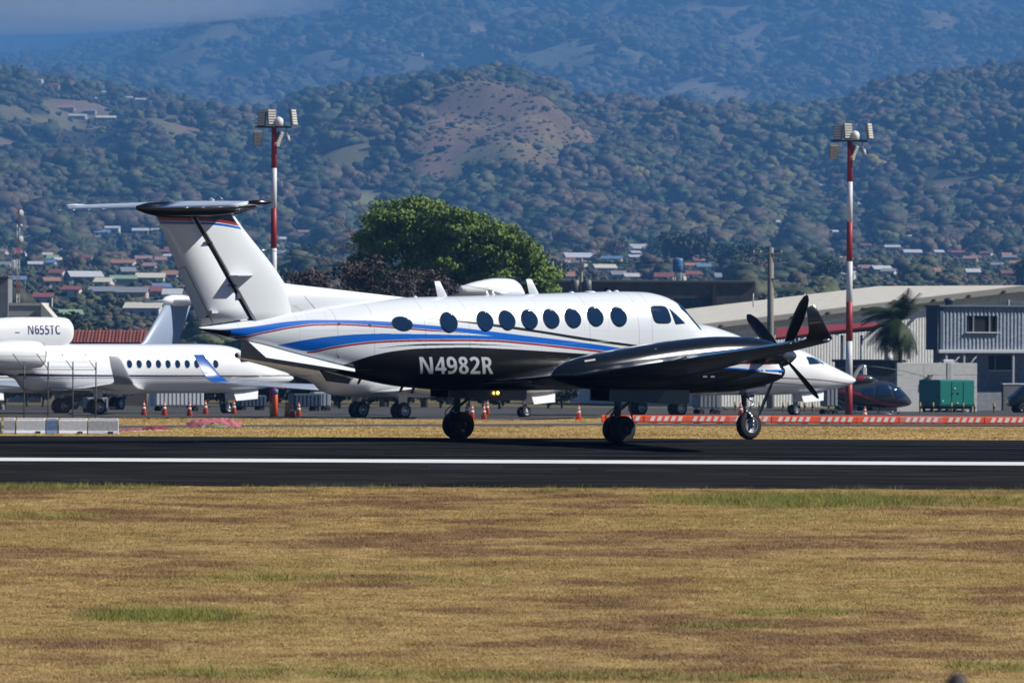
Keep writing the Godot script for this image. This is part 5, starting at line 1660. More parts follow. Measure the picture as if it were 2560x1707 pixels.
func build_big_trees() -> void:
	var bark := paint("bark_grey", 0.10, 0.085, 0.07, 0.9)
	# the broad green tree behind the turboprop's roof
	var t := thing("broad_tree", "broad bright green tree rising above the turboprop's roof", "tree", spot(-4.23, 500))
	rng.seed = 61
	var tr := begin()
	tube(tr, Vector3(0, 0, 0), Vector3(0.3, 5.6, 0), 0.55, 0.42, 10)
	var st := SurfaceTool.new()
	st.begin(Mesh.PRIMITIVE_TRIANGLES)
	# outline of the crown, height above ground by sideways place
	var top := [[-7.4, 10.4], [-6.8, 11.5], [-5.9, 13.9], [-5.0, 14.7], [-3.4, 15.15], [-1.2, 14.9], [0.6, 14.3], [2.8, 13.6], [4.35, 12.7], [5.6, 11.5], [6.8, 10.2], [7.4, 8.9]]
	var n := 0
	while n < 240:
		var x := rng.randf_range(-7.0, 7.1)
		var hi := pchip(top, x)
		var y := lerpf(6.6, hi - 0.7, pow(rng.randf(), 0.6))
		var z := rng.randf_range(-1, 1) * 5.2 * sqrt(maxf(0.05, 1.0 - pow(x / 7.8, 2.0)))
		if rng.randf() < 0.45: z = absf(z)
		var r := rng.randf_range(0.65, 1.15)
		leaves(st, Vector3(x, y, z), Vector3(r * 1.25, r * 0.62, r * 1.1), 235, 0.15)
		if n % 6 == 0: tube(tr, Vector3(0.3, 5.4, 0), Vector3(x, y, z), 0.14, 0.03, 5)
		n += 1
	obj("trunk", done(tr), bark, t)
	obj("crown", st.commit(), leaf_mat("leaf_bright", 0.14, 0.215, 0.026, 0.5), t)
	# bare branches at its side
	var b := thing("bare_tree", "leafless grey branches beside the broad green tree", "tree", spot(-9.31, 506))
	var bs := begin()
	tube(bs, Vector3.ZERO, Vector3(-0.3, 11.0, 0), 0.25, 0.14, 8)
	rng.seed = 12
	for k in 16:
		var p := Vector3(-0.3, rng.randf_range(9.6, 12.0), 0)
		var dir := Vector3(rng.randf_range(-1.0, 0.1), rng.randf_range(-0.1, 0.75), rng.randf_range(-0.5, 0.5)).normalized()
		var r := 0.085
		for s in 7:
			var q := p + dir * rng.randf_range(0.45, 0.75)
			tube(bs, p, q, r, r * 0.8, 5)
			for w in 2:
				if s > 0:
					var side := (dir + Vector3(rng.randf_range(-0.9, 0.9), rng.randf_range(-0.4, 0.9), rng.randf_range(-0.9, 0.9))).normalized()
					tube(bs, q, q + side * rng.randf_range(0.35, 0.8), r * 0.45, 0.008, 4)
			p = q
			r *= 0.8
			dir = (dir + Vector3(rng.randf_range(-0.45, 0.3), rng.randf_range(-0.3, 0.35), rng.randf_range(-0.4, 0.4))).normalized()
	obj("branches", done(bs), paint("dead_wood", 0.2, 0.17, 0.15, 0.9), b)
	# brown leafed trees lower on the left
	for p in [[690, 470.0, 4.0, 9.4, 71], [775, 478.0, 4.6, 10.3, 72], [880, 474.0, 5.0, 10.4, 73], [975, 466.0, 4.2, 9.2, 74]]:
		var o := thing("brown_tree", "dark tree with withered brown leaves below the broad green tree", "tree", spot((p[0] - 1176.0) / 16090.0 * p[1], p[1]), 0.0, "withered brown trees behind the fin")
		rng.seed = p[4]
		var s2 := SurfaceTool.new()
		s2.begin(Mesh.PRIMITIVE_TRIANGLES)
		var tk := begin()
		tube(tk, Vector3.ZERO, Vector3(0, p[3] * 0.5, 0), 0.25, 0.16, 8)
		for k in 60:
			var q := Vector3(rng.randf_range(-1, 1) * p[2] * 0.7, lerpf(3.5, p[3] * 0.98, pow(rng.randf(), 0.7)), rng.randf_range(-1, 1) * 2.2)
			q.y *= sqrt(maxf(0.2, 1.0 - pow(q.x / p[2], 2.0)))
			leaves(s2, q, Vector3(0.75, 0.5, 0.75), 110, 0.13)
			if k % 4 == 0: tube(tk, Vector3(0, p[3] * 0.4, 0), q, 0.07, 0.02, 5)
		obj("trunk", done(tk), bark, o)
		obj("crown", s2.commit(), leaf_mat("leaf_wither", 0.055, 0.038, 0.027, 0.2), o)
	# dark bushes behind the jets
	var src: Node3D = null
	rng.seed = 33
	for k in 30:
		var u := -40.0 + k * 46.0 + rng.randf_range(-14, 14)
		var d := rng.randf_range(445.0, 480.0)
		var at := spot((u - 1176.0) / 16090.0 * d, d)
		var sc := Vector3(rng.randf_range(1.3, 2.1), rng.randf_range(1.5, 2.6), 1.5)
		if u > 480.0: sc.y *= 0.75
		if src == null:
			src = thing("dark_bush", "dark dense bush in the row behind the parked jets", "bush", at, 0.0, "bushes behind the parked jets")
			obj("stem", trunk_mesh(0.9, 0.06), bark, src)
			obj("foliage", crown(88, 16, 110, 0.085, 1.0), leaf_mat("leaf_bush", 0.030, 0.034, 0.018, 0.2), src, Vector3(0, 0.75, 0))
			src.scale = sc
		else:
			copy_of(src, at, rng.randf() * TAU).scale = sc

func build_palm() -> void:
	var t := thing("palm_tree", "windblown palm with dark hanging fronds in front of the hangar", "palm", spot(24.73, 446))
	var st := begin()
	var prev := Vector3.ZERO
	for k in 8:
		var q := Vector3(0.06 * sin(k * 0.7), 0.73 * (k + 1), 0)
		tube(st, prev, q, 0.17 - 0.006 * k, 0.165 - 0.006 * k, 8)
		prev = q
	obj("trunk", done(st), paint("palm_bark", 0.11, 0.095, 0.08, 0.9), t)
	rng.seed = 19
	var green := leaf_mat("palm_leaf", 0.03, 0.055, 0.012, 0.3)
	var yellow := leaf_mat("palm_dry", 0.19, 0.17, 0.05, 0.3)
	for k in 64:
		var a := rng.randf() * TAU
		var lift := rng.randf_range(-1.1, 1.5)
		var dry := k % 9 == 4
		if dry: lift = -0.9
		var dir := Vector3(cos(a) * 0.8 - 0.3, lift, sin(a)).normalized()
		var fs := SurfaceTool.new()
		fs.begin(Mesh.PRIMITIVE_TRIANGLES)
		var p := prev
		var ln := rng.randf_range(2.0, 2.9)
		for s in 16:
			var step := dir * ln / 16.0
			var q := p + step
			dir = (dir + Vector3(-0.03, -0.085, 0)).normalized()
			var side := dir.cross(Vector3.UP).normalized()
			fs.set_normal((Vector3.UP - dir * dir.y).normalized())
			var shade := rng.randf_range(0.75, 1.35)
			fs.set_color(Color(shade, shade, shade))
			var w := 0.75 * sin(PI * (0.12 + 0.85 * s / 16.0))
			for e in [-1.0, 1.0]:
				for j in 2:
					var b0 := p.lerp(q, j * 0.5)
					var tip: Vector3 = b0 + side * e * w + dir * 0.25 + Vector3(0, -0.22 * w - 0.1, 0)
					for vtx in ([b0, b0 + step * 0.42, tip] if e > 0.0 else [b0 + step * 0.42, b0, tip]): fs.add_vertex(vtx)
			for vtx in [p - side * 0.02, q - side * 0.02, p + side * 0.02, q - side * 0.02, q + side * 0.02, p + side * 0.02]: fs.add_vertex(vtx)
			p = q
		obj("frond", fs.commit(), yellow if dry else green, t)

# ---------------------------------------------------------------- town houses
func build_houses() -> void:
	var roofs := {"white": [0.52, 0.53, 0.55], "red": [0.24, 0.085, 0.07], "pink": [0.34, 0.2, 0.18], "orange": [0.36, 0.19, 0.12], "blue": [0.14, 0.22, 0.36], "green": [0.25, 0.36, 0.24], "grey": [0.25, 0.26, 0.28], "cream": [0.62, 0.58, 0.48]}
	var walls := [[0.55, 0.53, 0.48], [0.62, 0.6, 0.58], [0.35, 0.37, 0.42], [0.5, 0.4, 0.34]]
	rng.seed = 640
	for h in HOUSES:
		var w := maxf(h[2], 4.0)
		var high: bool = h[1] > 3900.0
		var t := thing("town_house", "small house with a %s roof %s" % [h[3], "on the wooded hillside" if high else "between the town trees"], "house", spot(h[0], h[1], -0.3), rng.randf_range(-0.35, 0.35), "houses on the hillside" if high else "houses of the town")
		var dep := clampf(w * 0.7, 5.0, 9.0)
		var hh := rng.randf_range(2.4, 3.0) * (1.0 if h[1] < 7000.0 else 1.6)
		var wc: Array = walls[rng.randi() % 4]
		obj("wall", box(Vector3(w, hh, dep), Vector3(0, hh * 0.5, 0)), paint("house_wall_%s" % str(wc[0]), wc[0], wc[1], wc[2], 0.9), t)
		var rc: Array = roofs[h[3]]
		var rm := paint("house_roof_" + h[3], rc[0], rc[1], rc[2], 0.6)
		var rise := dep * rng.randf_range(0.16, 0.26)
		var e := 0.45
		var x1 := w * 0.5 + e
		var z1 := dep * 0.5 + e
		var st := begin(false)
		for s in [1.0, -1.0]:
			plate(st, [Vector3(-x1, hh - 0.1, z1 * s), Vector3(x1, hh - 0.1, z1 * s), Vector3(x1, hh + rise, 0.02 * s), Vector3(-x1, hh + rise, 0.02 * s)], Vector3(0, 0.14, 0))
		obj("roof", done(st), rm, t)
		var gb := begin(false)
		for s in [1.0, -1.0]:
			plate(gb, [Vector3(w * 0.5 * s - 0.06 * s, hh, dep * 0.5), Vector3(w * 0.5 * s - 0.06 * s, hh + rise * 0.96, 0), Vector3(w * 0.5 * s - 0.06 * s, hh, -dep * 0.5)], Vector3(0.1, 0, 0))
		obj("gable", done(gb), mats["house_wall_%s" % str(wc[0])], t)
		var nw := int(clampf(w / 2.2, 2, 5))
		for k in nw:
			var x := lerpf(-w * 0.36, w * 0.36, float(k) / maxi(nw - 1, 1))
			if k == nw / 2:
				obj("door", box(Vector3(0.9, 2.0, 0.08), Vector3(x, 1.0, dep * 0.5 + 0.03)), paint("house_door", 0.1, 0.06, 0.04, 0.7), t)
			else:
				obj("window", box(Vector3(1.1, 1.0, 0.06), Vector3(x, hh * 0.55, dep * 0.5 + 0.02)), paint("house_glass", 0.02, 0.025, 0.035, 0.15), t)

# ---------------------------------------------------------------- airport buildings
# vertical sheet-metal wall with real ribs, from a to b, height h
func corrugated(a: Vector3, b: Vector3, h: float, pitch: float, depth: float, top := []) -> ArrayMesh:
	var st := begin(false)
	var dir := (b - a)
	var n := int(dir.length() / pitch)
	dir = dir.normalized()
	var out := dir.cross(Vector3.UP).normalized() * -1.0
	var prev := []
	for i in n * 4 + 1:
		var f := float(i) / (n * 4)
		var p := a.lerp(b, f) + out * (depth if i % 4 in [1, 2] else 0.0)
		var hh := h if top.is_empty() else pchip(top, f)
		var cur := [p, p + Vector3(0, hh, 0)]
		if prev: quad(st, prev[0], prev[1], cur[1], cur[0])
		prev = cur
	return done(st)

func build_hangar() -> void:
	# gable hangar: front gable wall at d = 500, ridge running back
	var g := height(36.0, 500.0)
	var t := thing("hangar", "large hangar with cream sloping roof and pale corrugated gable wall", "building", Vector3(36.1, g, CAM_Z - 500.0), deg_to_rad(20.0))
	var pale := weathered("hangar_wall", 91, [[0.0, 0.62, 0.62, 0.6], [1.0, 0.8, 0.8, 0.78]], Vector3.ONE * 0.25, 0.7)
	var cream := weathered("hangar_roof", 92, [[0.0, 0.6, 0.55, 0.45], [0.5, 0.71, 0.66, 0.55], [1.0, 0.78, 0.73, 0.63]], Vector3(0.08, 0.08, 0.08), 0.7)
	var ax := 0.0
	var ay := 4.54 - g
	var ex := -24.4
	var ey := 1.72 - g
	var back := Vector3(0, 0, -26.0)
	obj("gable_wall", corrugated(Vector3(ex, 0, 0), Vector3(ax, 0, 0), 1.0, 0.22, 0.018, [[0.0, ey - 0.2], [1.0, ay - 0.2]]), pale, t)
	obj("gable_wall", corrugated(Vector3(ax, 0, 0), Vector3(2 * ax - ex, 0, 0), 1.0, 0.22, 0.018, [[0.0, ay - 0.2], [1.0, ey - 0.2]]), pale, t)
	obj("side_wall", corrugated(Vector3(ex, 0, 0) + back, Vector3(ex, 0, 0), ey - 0.2, 0.3, 0.05), pale, t)
	# roofing sheets, each one its own piece
	var sheets := 12
	for i in sheets:
		for s in 2:
			var f0 := float(i) / sheets
			var f1 := float(i + 1) / sheets - 0.0008
			var lo := Vector3(ex - 0.6 if s == 0 else 2 * ax - ex + 0.6, ey - 0.07, 0.5)
			var hi := Vector3(ax, ay, 0.5)
			var y := 0.003 * (i % 2)
			obj("roof_sheet", plate_mesh([lo + back * f0 + Vector3(0, y, 0), lo + back * f1 + Vector3(0, y, 0), hi + back * f1 + Vector3(0, y, 0), hi + back * f0 + Vector3(0, y, 0)], Vector3(0, 0.06, 0)), cream, t)
	var rk := begin(false)
	for s in [1.0, -1.0]:
		plate(rk, [Vector3(ax - (ax - ex + 0.6) * s, ey - 0.45, 0.55), Vector3(ax, ay - 0.42, 0.55), Vector3(ax, ay - 0.02, 0.55), Vector3(ax - (ax - ex + 0.6) * s, ey - 0.09, 0.55)], Vector3(0, 0, 0.08))
	obj("rake_board", done(rk), paint("rake_grey", 0.3, 0.29, 0.27, 0.7), t)
	for k in 9:
		var f := (k + 0.5) / 9.0
		obj("purlin_end", box(Vector3(0.16, 0.2, 0.3), Vector3(lerpf(ex, ax, f), lerpf(ey, ay, f) - 0.3, 0.75)), paint("purlin_rust", 0.12, 0.085, 0.06, 0.8), t)
	for x in [-6.5, -10.5]:
		obj("roof_pipe", tube_mesh(Vector3(x - 5.0, ay - 1.6, -12), Vector3(x - 5.0, ay - 0.6, -12), 0.05), paint("pipe_pale", 0.5, 0.5, 0.5, 0.5), t)
	obj("vent_pipe", tube_mesh(Vector3(-0.9, ay - 2.6, 0.4), Vector3(-0.9, ay - 1.0, 0.4), 0.12), paint("pipe_grey", 0.2, 0.2, 0.22, 0.6), t)
	obj("wall_lamp", bevel_box(Vector3(0.5, 0.45, 0.3), 0.05, Vector3(-5.5, ay - 1.75, 0.25)), paint("lamp_box", 0.1, 0.11, 0.11, 0.6), t)

func build_container_house() -> void:
	var t := thing("container_house", "two-storey building with rusty blue-grey corrugated container upper floor", "building", spot(27.83, 455), deg_to_rad(24.0))
	var px := 455.0 / 16090.0
	var y0: float = t.position.y
	var top: float = 2.92 - y0
	var mid: float = 0.15 - y0
	var w := 330.0 * px
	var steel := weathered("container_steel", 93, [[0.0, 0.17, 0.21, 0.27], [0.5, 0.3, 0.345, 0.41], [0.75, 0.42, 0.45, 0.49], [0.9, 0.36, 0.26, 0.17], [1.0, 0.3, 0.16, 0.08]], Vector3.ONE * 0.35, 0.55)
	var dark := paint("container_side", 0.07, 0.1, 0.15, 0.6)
	var wx := 62.0 * px
	# front wall in pieces round the window opening
	var w0 := 68.0 * px
	var w1 := 149.0 * px
	var wy0: float = 1.31 - y0
	var wy1: float = 2.38 - y0
	for q in [[0.0, w0, mid, top], [w1, w, mid, top], [w0, w1, mid, wy0], [w0, w1, wy1, top]]:
		obj("corrugated_wall", corrugated(Vector3(q[0], q[2], 0), Vector3(q[1], q[2], 0), q[3] - q[2], 0.26, 0.06), steel, t)
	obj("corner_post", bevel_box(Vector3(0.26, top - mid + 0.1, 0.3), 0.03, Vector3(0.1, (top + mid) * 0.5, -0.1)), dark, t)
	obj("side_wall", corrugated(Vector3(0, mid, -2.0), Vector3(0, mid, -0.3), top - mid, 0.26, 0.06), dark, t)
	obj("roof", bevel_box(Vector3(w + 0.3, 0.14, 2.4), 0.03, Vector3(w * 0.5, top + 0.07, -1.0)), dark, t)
	obj("floor_beam", bevel_box(Vector3(w + 0.4, 0.22, 0.3), 0.03, Vector3(w * 0.5, mid - 0.1, 0.05)), paint("beam_pale", 0.5, 0.51, 0.53, 0.6), t)
	var win := obj("window", box(Vector3(w1 - w0, wy1 - wy0, 0.05), Vector3((w0 + w1) * 0.5, (wy0 + wy1) * 0.5, -0.2)), paint("deep_glass", 0.004, 0.005, 0.007, 0.5), t)
	for f in [0.0, 0.24, 0.76, 1.0]:
		obj("mullion", box(Vector3(0.09, wy1 - wy0, 0.12), Vector3(lerpf(w0, w1, f), (wy0 + wy1) * 0.5, -0.1)), paint("mullion_grey", 0.22, 0.24, 0.27, 0.5), win)
	obj("sill", box(Vector3(w1 - w0 + 0.2, 0.08, 0.25), Vector3((w0 + w1) * 0.5, wy0 - 0.02, 0.06)), paint("beam_pale", 0.5, 0.51, 0.53, 0.6), win)
	# ground floor set back, with posts, a window and a low wall
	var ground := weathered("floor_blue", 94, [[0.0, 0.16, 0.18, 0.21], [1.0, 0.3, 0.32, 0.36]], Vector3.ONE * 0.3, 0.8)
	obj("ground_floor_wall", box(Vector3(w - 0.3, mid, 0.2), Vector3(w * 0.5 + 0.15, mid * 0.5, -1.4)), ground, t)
	for x in [0.45, 62.0 * px, 190.0 * px]:
		obj("post", bevel_box(Vector3(0.16, mid, 0.16), 0.02, Vector3(x, mid * 0.5, 0.0)), paint("post_grey", 0.35, 0.36, 0.38, 0.6), t)
	for x in [0.5, 62.0 * px]:
		obj("brace", tube_mesh(Vector3(x, mid - 1.4, 0), Vector3(x + 1.2, mid - 0.1, 0), 0.06), paint("post_grey", 0.35, 0.36, 0.38, 0.6), t)
	var lw := obj("window", box(Vector3(58.0 * px, 34.0 * px, 0.06), Vector3(180.0 * px, mid - 30.0 * px, -1.27)), paint("deep_glass", 0.004, 0.005, 0.007, 0.5), t)
	obj("mullion", box(Vector3(0.08, 34.0 * px, 0.08), Vector3(166.0 * px, mid - 30.0 * px, -1.22)), paint("mullion_grey", 0.22, 0.24, 0.27, 0.5), lw)
	obj("sill", box(Vector3(64.0 * px, 0.09, 0.3), Vector3(180.0 * px, mid - 48.0 * px, -1.15)), paint("beam_pale", 0.5, 0.51, 0.53, 0.6), lw)
	obj("low_wall", bevel_box(Vector3(w * 0.62, 1.75, 0.25), 0.03, Vector3(w * 0.75, 0.87, 0.9)), weathered("low_wall_grey", 95, [[0.0, 0.1, 0.105, 0.11], [1.0, 0.17, 0.17, 0.175]], Vector3.ONE * 0.4), t)
	obj("low_wall_cap", box(Vector3(w * 0.62 + 0.1, 0.08, 0.35), Vector3(w * 0.75, 1.79, 0.9)), paint("beam_pale", 0.5, 0.51, 0.53, 0.6), t)
	obj("cooling_unit", bevel_box(Vector3(0.8, 0.55, 0.4), 0.04, Vector3(0.35, mid - 0.9, 0.4)), paint("unit_white", 0.6, 0.62, 0.63, 0.5), t)
	obj("cooling_unit", bevel_box(Vector3(0.7, 0.4, 0.35), 0.04, Vector3(0.35, mid - 1.7, 0.4)), paint("unit_white", 0.6, 0.62, 0.63, 0.5), t)
	obj("roof_fan", lathe_mesh(Vector3(35.0 * px, top + 0.1, -0.6), Vector3.UP, [[0.0, 0.3], [0.25, 0.28], [0.3, 0.36], [0.45, 0.34], [0.55, 0.1]], 14), paint("lamp_box", 0.1, 0.11, 0.11, 0.6), t)

func build_walls() -> void:
	var px := 440.0 / 16090.0
	var t := thing("concrete_wall", "pale grey concrete panel wall behind the helicopter and green generator", "wall", spot(24.17, 440), deg_to_rad(24.0))
	var y0: float = t.position.y
	var top: float = -0.60 - y0
	var m := weathered("panel_grey", 96, [[0.0, 0.44, 0.44, 0.43], [1.0, 0.58, 0.575, 0.555]], Vector3.ONE * 0.2, 0.85)
	var courses := 4
	for c in courses:
		for k in 3:
			var wk := 208.0 * px / 3.0
			obj("panel", bevel_box(Vector3(wk - 0.012, top / courses - 0.02, 0.2 + 0.01 * ((c + k) % 2)), 0.012, Vector3(wk * (k + 0.5), top / courses * (c + 0.5), 0)), m, t)
	obj("column", bevel_box(Vector3(0.32, top + 0.02, 0.32), 0.02, Vector3(208.0 * px - 2.0, top * 0.5, -0.02)), weathered("column_grey", 97, [[0.0, 0.3, 0.3, 0.3], [1.0, 0.5, 0.5, 0.49]], Vector3.ONE), t)
	var lamp := obj("bracket_lamp", tube_mesh(Vector3(1.8, top * 0.5, 0.15), Vector3(2.2, top * 0.5 + 0.75, 0.35), 0.13, 0.15, 8), paint("lamp_dark", 0.03, 0.03, 0.035, 0.5), t)
	obj("bracket", tube_mesh(Vector3(2.2, top * 0.5 + 0.75, 0.35), Vector3(2.55, top * 0.5 + 0.78, 0.1), 0.04), paint("lamp_dark", 0.03, 0.03, 0.035, 0.5), lamp)
	var s := thing("storage_shed", "dark grey flat-roofed shed with a black doorway behind the helicopter", "building", spot(20.81, 447))
	var sp := 447.0 / 16090.0
	var sh: float = -0.62 - s.position.y
	var sm := weathered("shed_grey", 98, [[0.0, 0.075, 0.08, 0.085], [1.0, 0.13, 0.135, 0.14]], Vector3.ONE * 0.3)
	var sw := 150.0 * sp
	var dx := 62.0 * sp
	for q in [[Vector3(dx - 0.5, sh, 0.15), Vector3((dx - 0.5) * 0.5, sh * 0.5, 0)], [Vector3(sw - dx - 0.5, sh, 0.15), Vector3((sw + dx + 0.5) * 0.5, sh * 0.5, 0)], [Vector3(1.0, sh - 2.2, 0.148), Vector3(dx, 1.1 + sh * 0.5, 0)], [Vector3(sw, sh, 0.15), Vector3(sw * 0.5, sh * 0.5, -4.0)], [Vector3(0.15, sh, 3.84), Vector3(0.08, sh * 0.5, -2.0)], [Vector3(0.15, sh, 3.84), Vector3(sw - 0.08, sh * 0.5, -2.0)]]:
		obj("wall", box(q[0], q[1]), sm, s)
	obj("roof", bevel_box(Vector3(150.0 * sp + 0.4, 0.15, 4.4), 0.03, Vector3(75.0 * sp, sh + 0.08, -2.0)), paint("shed_roof", 0.08, 0.075, 0.075, 0.8), s)
	obj("open_door", box(Vector3(0.06, 2.1, 0.9), Vector3(dx - 0.48, 1.05, -0.55)), paint("shed_door", 0.16, 0.15, 0.14, 0.7), s)
	# white drums on the shed roof
	var src: Node3D = null
	for p in [[118.0, 0.0], [140.0, -0.3]]:
		var at := s.position + Vector3(p[0] * sp, sh + 0.15, -0.5 + p[1])
		if src == null:
			src = thing("white_drum", "white drum standing on the dark shed roof near the palm", "drum", at, 0.0, "drums on the shed roof")
			obj("body", lathe_mesh(Vector3.ZERO, Vector3.UP, [[0.0, 0.26], [0.25, 0.27], [0.27, 0.25], [0.5, 0.27], [0.52, 0.25], [0.78, 0.27], [0.82, 0.24]], 16), paint("drum_white", 0.66, 0.67, 0.68, 0.5), src)
			obj("lid", lathe_mesh(Vector3(0, 0.82, 0), Vector3.UP, [[0.0, 0.27], [0.05, 0.27], [0.07, 0.2]], 16), paint("drum_lid", 0.5, 0.5, 0.52, 0.5), src)
		else: copy_of(src, at)
	# generator
	var gpx := 428.0 / 16090.0
	var g := thing("generator", "teal green generator housing on a black frame before the concrete wall", "generator", spot(26.17, 428), deg_to_rad(26))
	var gy := g.position.y
	var g0: float = -3.18 - gy
	var g1: float = -1.56 - gy
	var gw := 92.0 * gpx
	var teal := weathered("teal", 99, [[0.0, 0.0, 0.15, 0.12], [1.0, 0.004, 0.22, 0.175]], Vector3.ONE * 0.5, 0.5)
	obj("housing", bevel_box(Vector3(gw, g1 - g0, 2.6), 0.04, Vector3(gw * 0.5, (g0 + g1) * 0.5, -1.3)), teal, g)
	for k in 3:
		obj("door", bevel_box(Vector3(gw / 3.0 - 0.06, g1 - g0 - 0.2, 0.03), 0.01, Vector3(gw * (k + 0.5) / 3.0, (g0 + g1) * 0.5, 0.015)), teal, g)
	for p in [[0.36, 0.5], [0.52, 0.5], [0.42, 0.68], [0.08, 0.2], [0.5, 0.13]]:
		obj("fitting", box(Vector3(0.13, 0.09, 0.05), Vector3(gw * p[0], lerpf(g0, g1, p[1]), 0.045)), paint("fitting_dark" if p[0] > 0.3 and p[1] == 0.5 else "fitting_pale", 0.03 if p[1] == 0.5 else 0.5, 0.04 if p[1] == 0.5 else 0.55, 0.04 if p[1] == 0.5 else 0.55, 0.5), g)
	obj("frame", box(Vector3(gw * 0.94, 0.16, 2.4), Vector3(gw * 0.5, g0 - 0.09, -1.3)), paint("frame_black", 0.012, 0.012, 0.014, 0.7), g)
	for k in 5:
		obj("leg", box(Vector3(0.14, g0 - 0.17, 0.14), Vector3(gw * (0.06 + 0.22 * k), (g0 - 0.17) * 0.5, -0.2)), paint("frame_black", 0.012, 0.012, 0.014, 0.7), g)
		obj("leg", box(Vector3(0.14, g0 - 0.17, 0.14), Vector3(gw * (0.06 + 0.22 * k), (g0 - 0.17) * 0.5, -2.2)), paint("frame_black", 0.012, 0.012, 0.014, 0.7), g)
	obj("tank", bevel_box(Vector3(gw * 0.86, g0 - 0.4, 1.4), 0.05, Vector3(gw * 0.5, (g0 - 0.4) * 0.5 + 0.1, -1.4)), paint("frame_black", 0.012, 0.012, 0.014, 0.7), g)
	# yellow safety posts by the wall
	var post: Node3D = null
	for u in [1690, 1745, 1800, 1812, 1838, 1850, 1868, 1905, 2115, 2145, 2187, 2214, 2240, 2285]:
		var at := spot((u - 1176.0) / 16090.0 * 416.0, 416.0)
		if post == null:
			post = thing("safety_bollard", "thin yellow and black safety bollard behind the orange barriers", "bollard", at, 0.0, "yellow bollards behind the barriers")
			obj("shaft", lathe_mesh(Vector3.ZERO, Vector3.UP, [[0.0, 0.06], [0.62, 0.06], [0.65, 0.03]], 10), paint("bollard_ochre", 0.4, 0.25, 0.05, 0.6), post)
			obj("band", lathe_mesh(Vector3(0, 0.28, 0), Vector3.UP, [[0.0, 0.064], [0.16, 0.064]], 10), paint("frame_black", 0.012, 0.012, 0.014, 0.7), post)
		else: copy_of(post, at)
	# red canopy
	var c := thing("red_canopy", "red sloping canopy roof on thin posts in front of the hangar", "canopy", spot(17.53, 452))
	var cy := c.position.y
	var cp := 452.0 / 16090.0
	obj("roof", plate_mesh([Vector3(-20.0 * cp, 0.87 - cy, 1.2), Vector3(228.0 * cp, 1.71 - cy, 1.2), Vector3(215.0 * cp, 1.88 - cy, -3.5), Vector3(-10.0 * cp, 1.49 - cy, -3.5)], Vector3(0, 0.1, 0)), weathered("canopy_red", 100, [[0.0, 0.25, 0.03, 0.03], [1.0, 0.36, 0.05, 0.045]], Vector3.ONE * 0.3, 0.6), c)
	obj("truss", plate_mesh([Vector3(-20.0 * cp, 0.75 - cy, 1.1), Vector3(200.0 * cp, 1.37 - cy, 1.1), Vector3(226.0 * cp, 1.65 - cy, 1.1), Vector3(-20.0 * cp, 0.84 - cy, 1.1)], Vector3(0, 0, 0.1)), paint("truss_dark", 0.04, 0.05, 0.06, 0.6), c)
	for u in [30.0, 133.0, 178.0]:
		obj("post", tube_mesh(Vector3(u * cp, 0, 0.8), Vector3(u * cp, 1.09 - cy, 0.8), 0.09), paint("post_blue", 0.28, 0.31, 0.37, 0.5), c)
	# long grey building in the middle
	var l := thing("grey_warehouse", "long dark grey flat-roofed warehouse with blue windows behind the turboprop's nose", "building", spot(3.69, 600))
	var lp := 600.0 / 16090.0
	var lh: float = 5.10 - l.position.y
	obj("wall", box(Vector3(460.0 * lp, lh, 14.0), Vector3(230.0 * lp, lh * 0.5, -7.0)), weathered("warehouse_grey", 101, [[0.0, 0.095, 0.095, 0.1], [1.0, 0.15, 0.145, 0.15]], Vector3.ONE * 0.1), l)
	obj("parapet", bevel_box(Vector3(461.0 * lp, 0.25, 14.3), 0.04, Vector3(230.0 * lp, lh + 0.1, -7.0)), paint("parapet_grey", 0.1, 0.1, 0.105, 0.8), l)
	obj("pilaster", box(Vector3(0.35, lh, 0.2), Vector3(366.0 * lp, lh * 0.5, 0.1)), paint("parapet_dark", 0.05, 0.05, 0.055, 0.8), l)
	for k in 5:
		obj("window", box(Vector3(17.0 * lp, 34.0 * lp, 0.1), Vector3((284.0 + 19.0 * k) * lp, lh - 52.0 * lp, 0.04)), paint("warehouse_glass", 0.015, 0.035, 0.07, 0.1), l)

